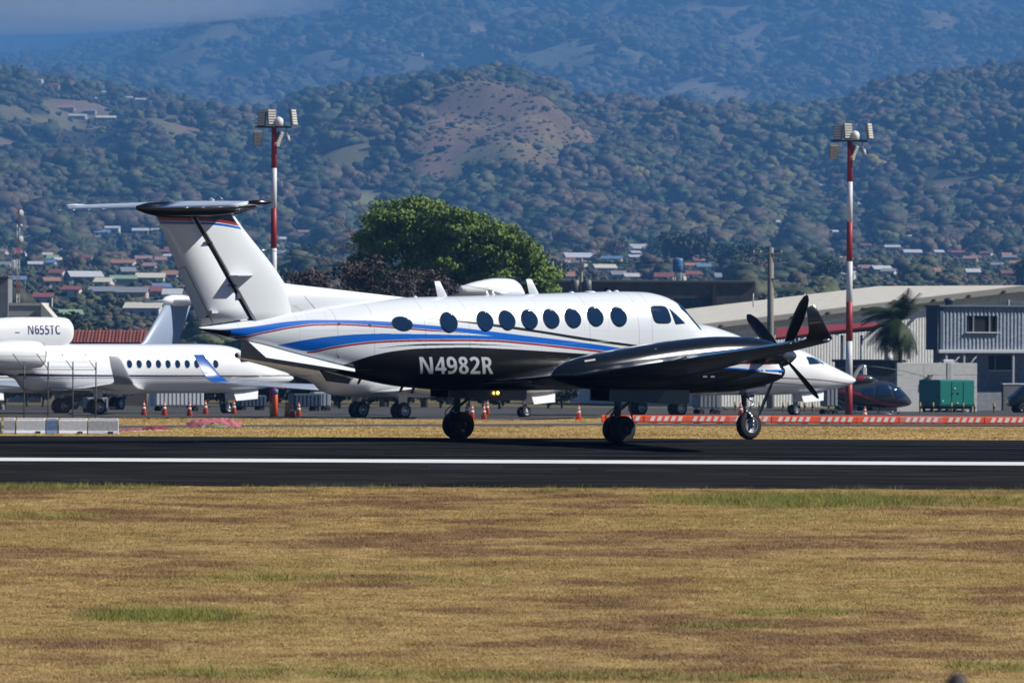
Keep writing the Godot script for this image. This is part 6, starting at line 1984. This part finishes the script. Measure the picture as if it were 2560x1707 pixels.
func build_left_buildings() -> void:
	var g := thing("grey_tower", "plain grey concrete tower rising above the trijet's fin", "building", spot(-38.98, 520))
	var p := 520.0 / 16090.0
	var h: float = 4.82 - g.position.y
	obj("wall", bevel_box(Vector3(48.0 * p, h, 4.0), 0.05, Vector3(24.0 * p, h * 0.5, -2.0)), weathered("tower_grey", 110, [[0.0, 0.2, 0.21, 0.23], [1.0, 0.28, 0.29, 0.31]], Vector3.ONE * 0.2), g)
	obj("parapet", bevel_box(Vector3(49.0 * p, 0.2, 4.2), 0.03, Vector3(24.0 * p, h + 0.1, -2.0)), paint("parapet_grey", 0.1, 0.1, 0.105, 0.8), g)
	var c := thing("cream_building", "cream building with a sloping roof end behind the trijet's engine", "building", spot(-36.34, 505))
	p = 505.0 / 16090.0
	h = 3.02 - c.position.y
	obj("wall", box(Vector3(80.0 * p, h, 6.0), Vector3(40.0 * p, h * 0.5, -3.0)), weathered("cream_wall", 111, [[0.0, 0.52, 0.5, 0.44], [1.0, 0.64, 0.62, 0.55]], Vector3.ONE * 0.2), c)
	obj("lean_to", plate_mesh([Vector3(80.0 * p, 0, 0), Vector3(80.0 * p, h, 0), Vector3(152.0 * p, h - 82.0 * p, 0), Vector3(152.0 * p, 0, 0)], Vector3(0, 0, 5.0)), mats["cream_wall"], c)
	for k in 3: obj("cladding_rail", box(Vector3(80.0 * p, 0.06, 0.06), Vector3(40.0 * p, h - 0.2 - 0.75 * k, 0.02)), paint("rail_tan", 0.35, 0.33, 0.28, 0.8), c)
	var r := thing("tiled_roof_shed", "low shed with a faded red tiled roof behind the trijet", "building", spot(-30.26, 470))
	p = 470.0 / 16090.0
	h = 0.28 - r.position.y
	obj("wall", box(Vector3(196.0 * p, h, 4.0), Vector3(98.0 * p, h * 0.5, -2.4)), paint("shed_wall", 0.2, 0.17, 0.15, 0.9), r)
	var tile := begin()
	for k in 6: tube(tile, Vector3(0, 0, -0.08 * k), Vector3(0, 0, -0.08 * k - 0.01), 0.05, 0.05, 4)
	# curved tiles in rows, each its own piece
	var one := begin()
	var prev := []
	for k in 7:
		var a := PI * k / 6.0
		var cur := [Vector3(cos(a) * 0.115, sin(a) * 0.08, 0.0), Vector3(cos(a) * 0.1, sin(a) * 0.07 + 0.2, -0.62)]
		if prev: quad(one, prev[0], prev[1], cur[1], cur[0])
		prev = cur
	var tm := done(one)
	var reds := [weathered("tile_red", 112, [[0.0, 0.17, 0.05, 0.045], [1.0, 0.27, 0.085, 0.07]], Vector3.ONE), paint("tile_red_b", 0.24, 0.075, 0.065, 0.8), paint("tile_red_c", 0.19, 0.062, 0.058, 0.8)]
	obj("roof_board", plate_mesh([Vector3(-0.2, h - 0.02, 0.2), Vector3(196.0 * p + 0.2, h - 0.02, 0.2), Vector3(196.0 * p + 0.2, h + 0.85, -2.5), Vector3(-0.2, h + 0.85, -2.5)], Vector3(0, 0.04, 0)), reds[2], r)
	var nt := int(196.0 * p / 0.235)
	for row in 4:
		for k in nt:
			var o := obj("tile", tm, reds[(k * 7 + row * 3) % 3], r, Vector3(0.1 + 0.235 * k, h + 0.01 + 0.205 * row, 0.2 - 0.6 * row))
			o.rotation.y = 0.02 * sin(k * 12.9 + row)
	# red and white radio mast
	var m := thing("radio_mast", "thin red and white radio mast with round dishes above the trees", "mast", spot(-63.60, 900))
	p = 900.0 / 16090.0
	h = 15.89 - m.position.y
	var red := paint("mast_red", 0.3, 0.05, 0.04, 0.6)
	var white := paint("mast_white", 0.6, 0.6, 0.6, 0.6)
	for k in 9:
		var st := begin()
		var a := h * k / 9.0
		var b := h * (k + 1) / 9.0
		for q in 3:
			var e := Vector3(cos(q * TAU / 3), 0, sin(q * TAU / 3)) * 0.22
			tube(st, e + Vector3(0, a, 0), e + Vector3(0, b, 0), 0.035, 0.035, 4)
			var e2 := Vector3(cos((q + 1) * TAU / 3), 0, sin((q + 1) * TAU / 3)) * 0.22
			for j in 3: tube(st, e + Vector3(0, lerpf(a, b, j / 3.0), 0), e2 + Vector3(0, lerpf(a, b, (j + 1) / 3.0), 0), 0.02, 0.02, 4)
		obj("lattice_section", done(st), red if k % 2 == 0 else white, m)
	for q in [[494, 0.42], [554, 0.42], [523, 0.2]]:
		var y: float = h - (q[0] - 480.0) * p
		obj("dish", lathe_mesh(Vector3(0.2, y, 0.2), Vector3(0.75, 0, 0.65).normalized(), [[0.0, 0.12], [0.1, q[1]], [0.35, q[1] * 1.02], [0.42, q[1] * 0.8], [0.46, 0.05]], 16), paint("dish_grey", 0.45, 0.46, 0.46, 0.5), m)
	obj("panel_antenna", bevel_box(Vector3(0.5, 1.1, 0.3), 0.08, Vector3(-0.55, h - 132.0 * p, 0.2)), paint("panel_white", 0.75, 0.76, 0.76, 0.5), m)
	# blue water tank
	var w := thing("water_tank", "tall blue cylindrical water tank on legs among the town roofs", "tank", spot(35.52, 1500))
	p = 1500.0 / 16090.0
	var t0: float = 11.53 - w.position.y
	var t1: float = 14.70 - w.position.y
	obj("tank", lathe_mesh(Vector3(0, t0, 0), Vector3.UP, [[0.0, 0.6], [0.25, 1.15], [t1 - t0 - 0.4, 1.15], [t1 - t0 - 0.1, 0.9], [t1 - t0, 0.1]], 20), paint("tank_blue", 0.07, 0.2, 0.42, 0.5), w)
	for q in 4:
		var a := TAU * (q + 0.5) / 4
		obj("leg", tube_mesh(Vector3(cos(a) * 1.2, 0, sin(a) * 1.2), Vector3(cos(a) * 0.8, t0 + 0.3, sin(a) * 0.8), 0.12), paint("tank_leg", 0.4, 0.42, 0.45, 0.6), w)

func floodlight(parent: Node3D, at: Vector3, turn: float, tilt: float) -> void:
	var b := Basis.from_euler(Vector3(tilt, turn, 0))
	var st := begin(false)
	bx(st, at, Vector3(0.46, 0.82, 0.12), b)
	var o := obj("floodlight", done(st), paint("flood_grey", 0.2, 0.2, 0.2, 0.5), parent)
	for k in 6:
		var ls := begin(false)
		bx(ls, at + b * Vector3(0, -0.33 + 0.132 * k, 0.075), Vector3(0.4, 0.085, 0.04), b)
		obj("lens_row", done(ls), paint("flood_lens", 0.68, 0.67, 0.6, 0.3), o)

func build_masts() -> void:
	for q in [["light_mast", "red and white striped light mast beside the turboprop's tail", spot(-12.28, 360), 11.85, 6], ["light_mast", "red and white striped light mast rising beside the parked jet's nose", spot(17.44, 362), 11.32, 7]]:
		var t := thing(q[1] if false else q[0], q[1], "light mast", q[2], 0.0, "floodlight masts along the apron")
		var h: float = q[3] - t.position.y
		var red := weathered("mast_paint_red", 121, [[0.0, 0.27, 0.02, 0.02], [1.0, 0.4, 0.035, 0.03]], Vector3.ONE, 0.5)
		var white := weathered("mast_paint_white", 122, [[0.0, 0.62, 0.62, 0.63], [1.0, 0.78, 0.78, 0.79]], Vector3.ONE, 0.5)
		var band := 2.06
		var y := h
		var k := 0
		while y > 0.0:
			var lo := maxf(y - band, 0.0)
			obj("pole_section", tube_mesh(Vector3(0, lo, 0), Vector3(0, y, 0), 0.135 + 0.004 * (h - lo), 0.135 + 0.004 * (h - y), 14), red if k % 2 == 0 else white, t)
			y -= band
			k += 1
		var dark := paint("mast_iron", 0.09, 0.09, 0.1, 0.5, 0.5)
		var st := begin()
		tube(st, Vector3(-1.0, h + 0.05, 0), Vector3(0.9, h + 0.05, 0), 0.05)
		tube(st, Vector3(0, h + 0.05, -0.7), Vector3(0, h + 0.05, 0.7), 0.05)
		obj("head_frame", done(st), dark, t)
		obj("camera_dome", lathe_mesh(Vector3(0.25, h + 0.1, 0.2), Vector3.UP, [[0.0, 0.22], [0.25, 0.25], [0.4, 0.18], [0.48, 0.04]], 14), paint("dome_white", 0.72, 0.72, 0.73, 0.4), t)
		floodlight(t, Vector3(-0.62, h + 0.5, 0.1), -0.5, -0.15)
		floodlight(t, Vector3(-0.12, h + 0.55, 0.25), 0.35, -0.15)
		floodlight(t, Vector3(0.98, h + 0.55, 0.1), 1.0, -0.15)
		floodlight(t, Vector3(-0.85, h - 0.5, 0.25), 0.1, 0.5)
		floodlight(t, Vector3(0.2, h - 0.55, -0.4), 1.1, 0.4)
		var cm := begin()
		path_tube(cm, [Vector3(0.62, h + 0.05, 0), Vector3(0.68, h - 0.45, 0.1)], 0.04)
		tube(cm, Vector3(0.68, h - 0.4, 0.1), Vector3(0.75, h - 0.7, 0.2), 0.12, 0.1, 10)
		obj("camera", done(cm), paint("dome_grey", 0.4, 0.4, 0.42, 0.4), t)
	# utility poles and the line between them
	var grey := weathered("pole_concrete", 123, [[0.0, 0.2, 0.185, 0.16], [1.0, 0.36, 0.34, 0.3]], Vector3.ONE * 0.6)
	var heads := []
	for q in [[spot(17.35, 470), 6.89, 0.2, "thick concrete utility pole with crossarm in front of the cream roof"], [spot(5.68, 575), 6.98, 0.12, "utility pole with transformers and crossarms above the turboprop's roof"], [spot(3.20, 560), 6.58, 0.12, "thin utility pole beside the edge of the broad green tree"]]:
		var t := thing("utility_pole", q[3], "utility pole", q[0])
		var h: float = q[1] - t.position.y
		obj("pole", tube_mesh(Vector3.ZERO, Vector3(0, h, 0), q[2] * 1.25, q[2], 12), grey, t)
		obj("crossarm", box(Vector3(2.0, 0.1, 0.12), Vector3(-0.2, h - 0.4, 0.15)), paint("arm_steel", 0.3, 0.31, 0.32, 0.5), t)
		obj("crossarm", box(Vector3(1.4, 0.09, 0.1), Vector3(0.1, h - 2.1, 0.15)), paint("arm_dark", 0.12, 0.12, 0.12, 0.6), t)
		for x in [-1.15, -0.7, 0.7]:
			obj("insulator", lathe_mesh(Vector3(x, h - 0.35, 0.15), Vector3.UP, [[0.0, 0.03], [0.05, 0.07], [0.08, 0.04], [0.12, 0.07], [0.16, 0.03]], 8), paint("insulator", 0.55, 0.55, 0.52, 0.3), t)
		if q[2] < 0.15 and q[3].contains("transformers"):
			for x in [-0.5, 0.5]:
				obj("transformer", lathe_mesh(Vector3(x, h - 2.7, 0.3), Vector3.UP, [[0.0, 0.3], [0.05, 0.34], [0.9, 0.34], [0.95, 0.2]], 14), paint("transformer", 0.12, 0.13, 0.14, 0.5), t)
			obj("platform", box(Vector3(2.2, 0.1, 0.6), Vector3(0, h - 2.75, 0.3)), paint("arm_dark", 0.12, 0.12, 0.12, 0.6), t)
		heads.append(t.position + Vector3(0, h - 0.2, 0.15))
	var wire := thing("power_line", "dark power line sagging between the utility poles", "power line")
	for x in [-1.15, 0.7]:
		for pair in [[0, 1], [1, 2]]:
			var st := begin()
			var a: Vector3 = heads[pair[0]] + Vector3(x, 0, 0)
			var b: Vector3 = heads[pair[1]] + Vector3(x, 0, 0)
			var prev := a
			for k in range(1, 17):
				var f := k / 16.0
				var p := a.lerp(b, f) + Vector3(0, -0.5 * 4.0 * f * (1.0 - f), 0)
				tube(st, prev, p, 0.022, 0.022, 4)
				prev = p
			obj("wire", done(st), paint("wire_black", 0.015, 0.015, 0.016, 0.6), wire)

# ---------------------------------------------------------------- fence and clutter round the jets
func build_clutter() -> void:
	var dark := paint("fence_iron", 0.1, 0.1, 0.105, 0.6)
	var f := thing("security_fence", "thin wire fence with slanted barbed arms in front of the trijet", "fence", spot(-23.10, 316))
	var p := 316.0 / 16090.0
	var h := 150.0 * p
	for u in [-60.0, -5.0, 55.0, 110.0, 167.0, 220.0]:
		obj("post", tube_mesh(Vector3(u * p, 0, 0), Vector3(u * p, h * 0.88, 0), 0.035, 0.035, 6), dark, f)
		obj("barbed_arm", tube_mesh(Vector3(u * p, h * 0.76, 0), Vector3(u * p - 0.5, h, 0.25), 0.022, 0.022, 5), dark, f)
	for y in [0.08, 0.45, 0.76]:
		obj("rail", tube_mesh(Vector3(-60.0 * p, h * y, 0), Vector3(220.0 * p, h * y, 0), 0.018, 0.018, 5), dark, f)
	for k in 3:
		obj("barbed_wire", tube_mesh(Vector3(-60.0 * p - 0.16 * (k + 1), h * (0.8 + 0.08 * k), 0.08 * (k + 1)), Vector3(220.0 * p - 0.16 * (k + 1), h * (0.8 + 0.08 * k), 0.08 * (k + 1)), 0.008, 0.008, 4), dark, f)
	var mesh := begin(false)
	for k in 90:
		var x := lerpf(-60.0 * p, 220.0 * p, k / 90.0)
		tube(mesh, Vector3(x, 0.1, 0), Vector3(x + 0.35, h * 0.45, 0), 0.0025, 0.0025, 3)
		tube(mesh, Vector3(x + 0.35, 0.1, 0), Vector3(x, h * 0.45, 0), 0.0025, 0.0025, 3)
	obj("wire_mesh", done(mesh), dark, f)
	# wrapped blocks and covers at the taxiway edge
	var white := weathered("block_white", 131, [[0.0, 0.55, 0.57, 0.6], [1.0, 0.76, 0.77, 0.78]], Vector3.ONE * 0.8, 0.55)
	var blue := weathered("block_blue", 132, [[0.0, 0.1, 0.17, 0.3], [1.0, 0.2, 0.28, 0.42]], Vector3.ONE * 0.8, 0.6)
	var grey := weathered("block_grey", 133, [[0.0, 0.36, 0.38, 0.4], [1.0, 0.55, 0.56, 0.58]], Vector3.ONE * 0.8, 0.6)
	for q in [[-12.0, 26.0, blue, "blue wrapped barrier block at the end of the row"], [22.0, 26.0, grey, "grey wrapped barrier block between the blue and the white one"], [72.0, 66.0, white, "large white barrier block with faded print beside the taxiway"], [120.0, 26.0, blue, "narrow blue barrier block between two white ones"], [169.0, 64.0, white, "white barrier block with a shiny top beside the grey one"], [238.0, 68.0, grey, "long grey-white barrier block ending the row by red covers"]]:
		var d := 214.0
		var bp := d / 16090.0
		var t := thing("barrier_block", q[3], "barrier", spot((q[0] - 1176.0) * bp, d))
		var bw: float = q[1] * bp
		var bh: float = 36.0 * bp
		var st := begin(false)
		var rings := []
		for x in [-0.5, 0.5]:
			var o := []
			for e in [[0.36, 0.0], [0.36, 0.12], [0.24, 0.3], [0.2, 0.9], [0.16, 1.0], [-0.16, 1.0], [-0.2, 0.9], [-0.24, 0.3], [-0.36, 0.12], [-0.36, 0.0]]: o.append(Vector3(x * bw, e[1] * bh, e[0]))
			rings.append(o)
		skin(st, rings)
		obj("body", done(st), q[2], t)
		obj("cap", bevel_box(Vector3(bw * 0.96, 0.05, 0.3), 0.015, Vector3(0, bh + 0.01, 0)), white, t)
		if bw > 0.6: obj("lifting_slot", box(Vector3(0.16, 0.1, 0.02), Vector3(bw * 0.25, bh * 0.14, 0.355)), paint("slot_dark", 0.05, 0.06, 0.08, 0.8), t)
	# limp red and pink covers
	var n := 0
	for q in [[300.0, 60.0, 11.0, 232.0, 0.4, 0.1, 0.13, "thin faded pink cover lying flat beside the barrier blocks"], [358.0, 64.0, 14.0, 240.0, 0.3, 0.03, 0.045, "red fabric cover heaped between the barrier blocks and pink pile"], [492.0, 128.0, 24.0, 272.0, 0.52, 0.16, 0.18, "large crumpled pink and red fabric pile by the orange cones"]]:
		var d: float = q[3]
		var cp := d / 16090.0
		var t := thing("fabric_cover", q[7], "cover", spot((q[0] - 1176.0) * cp, d))
		var ns := FastNoiseLite.new()
		ns.seed = 40 + n
		ns.frequency = 2.6
		n += 1
		var st := begin()
		var hw: float = q[1] * cp * 0.5
		for i in 26:
			for k in 12:
				var pt := []
				for e in [[i, k], [i + 1, k], [i + 1, k + 1], [i, k + 1]]:
					var x := lerpf(-1, 1, e[0] / 26.0)
					var z := lerpf(-1, 1, e[1] / 12.0)
					var edge := clampf(1.25 - x * x - z * z * z * z * 0.9, 0.0, 1.0)
					pt.append(Vector3(x * hw, q[2] * cp * sqrt(edge) * (0.75 + 0.5 * ns.get_noise_2d(x * hw * 1.2, z * 1.1)) - 0.02, z * 0.5))
				quad(st, pt[0], pt[1], pt[2], pt[3])
		obj("cloth", done(st), weathered("cover_%d" % n, 140 + n, [[0.0, q[4] * 0.7, q[5] * 0.6, q[6] * 0.6], [1.0, q[4] * 1.1, q[5] * 1.2, q[6] * 1.2]], Vector3.ONE * 1.2, 0.8), t)
		var rp := begin()
		path_tube(rp, [Vector3(-hw, 0.03, 0.3), Vector3(-hw * 0.3, 0.05, 0.52), Vector3(hw * 0.5, 0.04, 0.5), Vector3(hw, 0.03, 0.3)], 0.02)
		obj("cord", done(rp), paint("cord_pale", 0.6, 0.55, 0.55, 0.8), t)
	# service gear under and behind the jets
	for q in [[405.0, 372.0, 2.7, 1.15, 1.2, [0.55, 0.57, 0.58], "ribbed white service box under the trijet's wing"], [700.0, 385.0, 1.6, 1.0, 1.2, [0.03, 0.05, 0.09], "dark blue ground power cart behind the cones"], [218.0, 352.0, 1.1, 0.8, 1.0, [0.22, 0.25, 0.3], "small grey tow cart beside the trijet's main wheels"], [735.0, 392.0, 1.0, 1.1, 1.0, [0.28, 0.32, 0.36], "pale grey service cart next to the dark blue cart"], [1625.0, 362.0, 1.3, 1.25, 1.0, [0.2, 0.22, 0.25], "grey service stand under the parked jet's nose"], [1905.0, 366.0, 0.7, 1.6, 0.8, [0.24, 0.26, 0.28], "narrow grey service stand between jet nose and helicopter"], [575.0, 400.0, 1.6, 0.9, 1.2, [0.05, 0.07, 0.11], "low dark service cart beneath the far jet wing"]]:
		var t := thing("service_cart", q[6], "service cart", spot((q[0] - 1176.0) / 16090.0 * q[1], q[1]), 0.3)
		var m := paint("cart_%.2f" % q[5][2], q[5][0], q[5][1], q[5][2], 0.6)
		obj("body", bevel_box(Vector3(q[2], q[3] * 0.72, q[4]), 0.05, Vector3(0, q[3] * 0.64, 0)), m, t)
		var ribs := begin(false)
		for k in int(q[2] / 0.22): bx(ribs, Vector3(-q[2] * 0.5 + 0.15 + 0.22 * k, q[3] * 0.64, q[4] * 0.5 + 0.01), Vector3(0.07, q[3] * 0.6, 0.04))
		obj("ribbing", done(ribs), m, t)
		for s in [-1.0, 1.0]:
			for z in [-1.0, 1.0]: wheel(t, Vector3(s * q[2] * 0.34, 0.16, z * q[4] * 0.42), 0.16, 0.12, paint("wheel_hub", 0.06, 0.06, 0.065, 0.4, 0.7))
		obj("handle", tube_mesh(Vector3(q[2] * 0.5, q[3] * 0.4, 0), Vector3(q[2] * 0.5 + 0.5, 0.25, 0), 0.03), paint("frame_black", 0.012, 0.012, 0.014, 0.7), t)
	# dark vehicle half in view at the right edge
	var v := thing("utility_cart", "black utility vehicle parked in front of the low grey wall", "vehicle", spot(32.01, 425), 0.2)
	var blk := paint("vehicle_black", 0.014, 0.014, 0.016, 0.3, 0.0, 0.6)
	var vb := Body.new(self, [[-1.9, 1.0, 0.45, 0.6, 0.5, 3.0], [-1.6, 1.2, 0.4, 0.75, 0.5, 3.0], [-0.9, 1.75, 0.4, 0.78, 0.45, 2.8], [0.8, 1.8, 0.4, 0.78, 0.45, 2.8], [1.5, 1.15, 0.4, 0.76, 0.5, 3.0], [2.0, 0.95, 0.45, 0.65, 0.5, 3.0]])
	obj("body", body_mesh(vb, 24, 12), blk, v)
	for s in [1.0, -1.0]:
		obj("window", pane(vb, rounded([Vector2(-0.8, 1.62), Vector2(0.7, 1.64), Vector2(1.0, 1.2), Vector2(-1.1, 1.2)], 0.06), 0.012, s), paint("dark_glass", 0.010, 0.030, 0.078, 0.05, 0.0, 0.0), v)
		for x in [-1.2, 1.3]: wheel(v, Vector3(x, 0.32, 0.72 * s), 0.32, 0.2, paint("wheel_hub", 0.06, 0.06, 0.065, 0.4, 0.7))
	# blurred dark post top close to the camera
	var near := thing("marker_post", "dark rounded post top close up in the grass", "post", Vector3(1.02, -1.25, CAM_Z - 16.0))
	obj("shaft", lathe_mesh(Vector3.ZERO, Vector3.UP, [[0.0, 0.03], [2.68, 0.03], [2.71, 0.027], [2.732, 0.016], [2.738, 0.002]], 16), paint("post_dark", 0.03, 0.028, 0.026, 0.7), near)
	obj("cap", lathe_mesh(Vector3(0, 2.66, 0), Vector3.UP, [[0.0, 0.031], [0.02, 0.0335], [0.045, 0.031]], 16), paint("post_cap", 0.04, 0.036, 0.032, 0.7), near)

# ---------------------------------------------------------------- low cloud lying on the far ridge
func build_cloud() -> void:
	var n := 0
	for c in [[-640.0, 372.0, 8300.0, 700.0, 75.0, 900.0], [-470.0, 392.0, 8700.0, 520.0, 44.0, 900.0], [-820.0, 400.0, 8200.0, 600.0, 110.0, 900.0]]:
		var f := FogVolume.new()
		f.name = numbered("cloud")
		f.shape = RenderingServer.FOG_VOLUME_SHAPE_ELLIPSOID
		f.size = Vector3(c[3], c[4], c[5])
		var m := FogMaterial.new()
		m.density = 0.0013
		m.albedo = Color(0.95, 0.96, 0.98)
		f.material = m
		add_child(f)
		f.position = Vector3(c[0], c[1], CAM_Z - c[2])
		tag(f, "pale grey bank of low cloud lying on the far ridge", "cloud", "low cloud on the ridge", "stuff")
		n += 1

# ---------------------------------------------------------------- the scene
func _ready() -> void:
	var cam := Camera3D.new()
	cam.name = "camera"
	add_child(cam)
	cam.position = Vector3(0, 2.3, CAM_Z)
	cam.basis = Basis.from_euler(Vector3(deg_to_rad(-0.2172), 0, 0)) * Basis(Vector3(0, 0, 1), deg_to_rad(0.25))
	cam.fov = 5.5796
	cam.near = 1.0
	cam.far = 60000.0
	cam.current = true
	var at := CameraAttributesPhysical.new()
	at.frustum_focal_length = 246.0
	at.frustum_focus_distance = 127.0
	at.frustum_near = 1.0
	at.frustum_far = 60000.0
	at.exposure_aperture = 10.0
	cam.attributes = at
	cam.fov = 5.5796

	var env := Environment.new()
	env.background_mode = Environment.BG_SKY
	var sm := ProceduralSkyMaterial.new()
	sm.sky_top_color = Color(0.10, 0.21, 0.40)
	sm.sky_horizon_color = Color(0.34, 0.42, 0.52)
	sm.sky_curve = 0.12
	sm.ground_bottom_color = Color(0.2, 0.17, 0.12)
	sm.ground_horizon_color = Color(0.28, 0.29, 0.28)
	sm.sun_angle_max = 12.0
	var sky := Sky.new()
	sky.sky_material = sm
	env.sky = sky
	env.tonemap_mode = Environment.TONE_MAPPER_LINEAR
	env.tonemap_exposure = 1.28
	env.sdfgi_enabled = true
	env.ssao_enabled = true
	env.ssil_enabled = true
	env.volumetric_fog_enabled = true
	env.volumetric_fog_density = 0.0
	env.fog_enabled = true
	env.fog_density = 0.000118
	env.fog_light_color = Color(0.43, 0.69, 0.98)
	var we := WorldEnvironment.new()
	we.name = "environment"
	we.environment = env
	add_child(we)

	var sun := DirectionalLight3D.new()
	sun.name = "sun"
	add_child(sun)
	sun.look_at_from_position(Vector3.ZERO, -Vector3(0.735, 0.66, 0.09), Vector3.UP)
	sun.light_energy = 1.6
	sun.light_angular_distance = 0.53
	sun.light_color = Color(1.0, 0.985, 0.95)
	sun.shadow_enabled = true

	build_ground()
	build_cloud()
	build_runway()
	build_hangar()
	build_container_house()
	build_walls()
	build_left_buildings()
	build_turboprop()
	build_jets()
	build_helicopter()
	build_masts()
	build_barriers()
	build_cones()
	build_clutter()
	build_houses()
	build_big_trees()
	build_palm()
	build_town_trees()
	build_woods()
	build_grass()
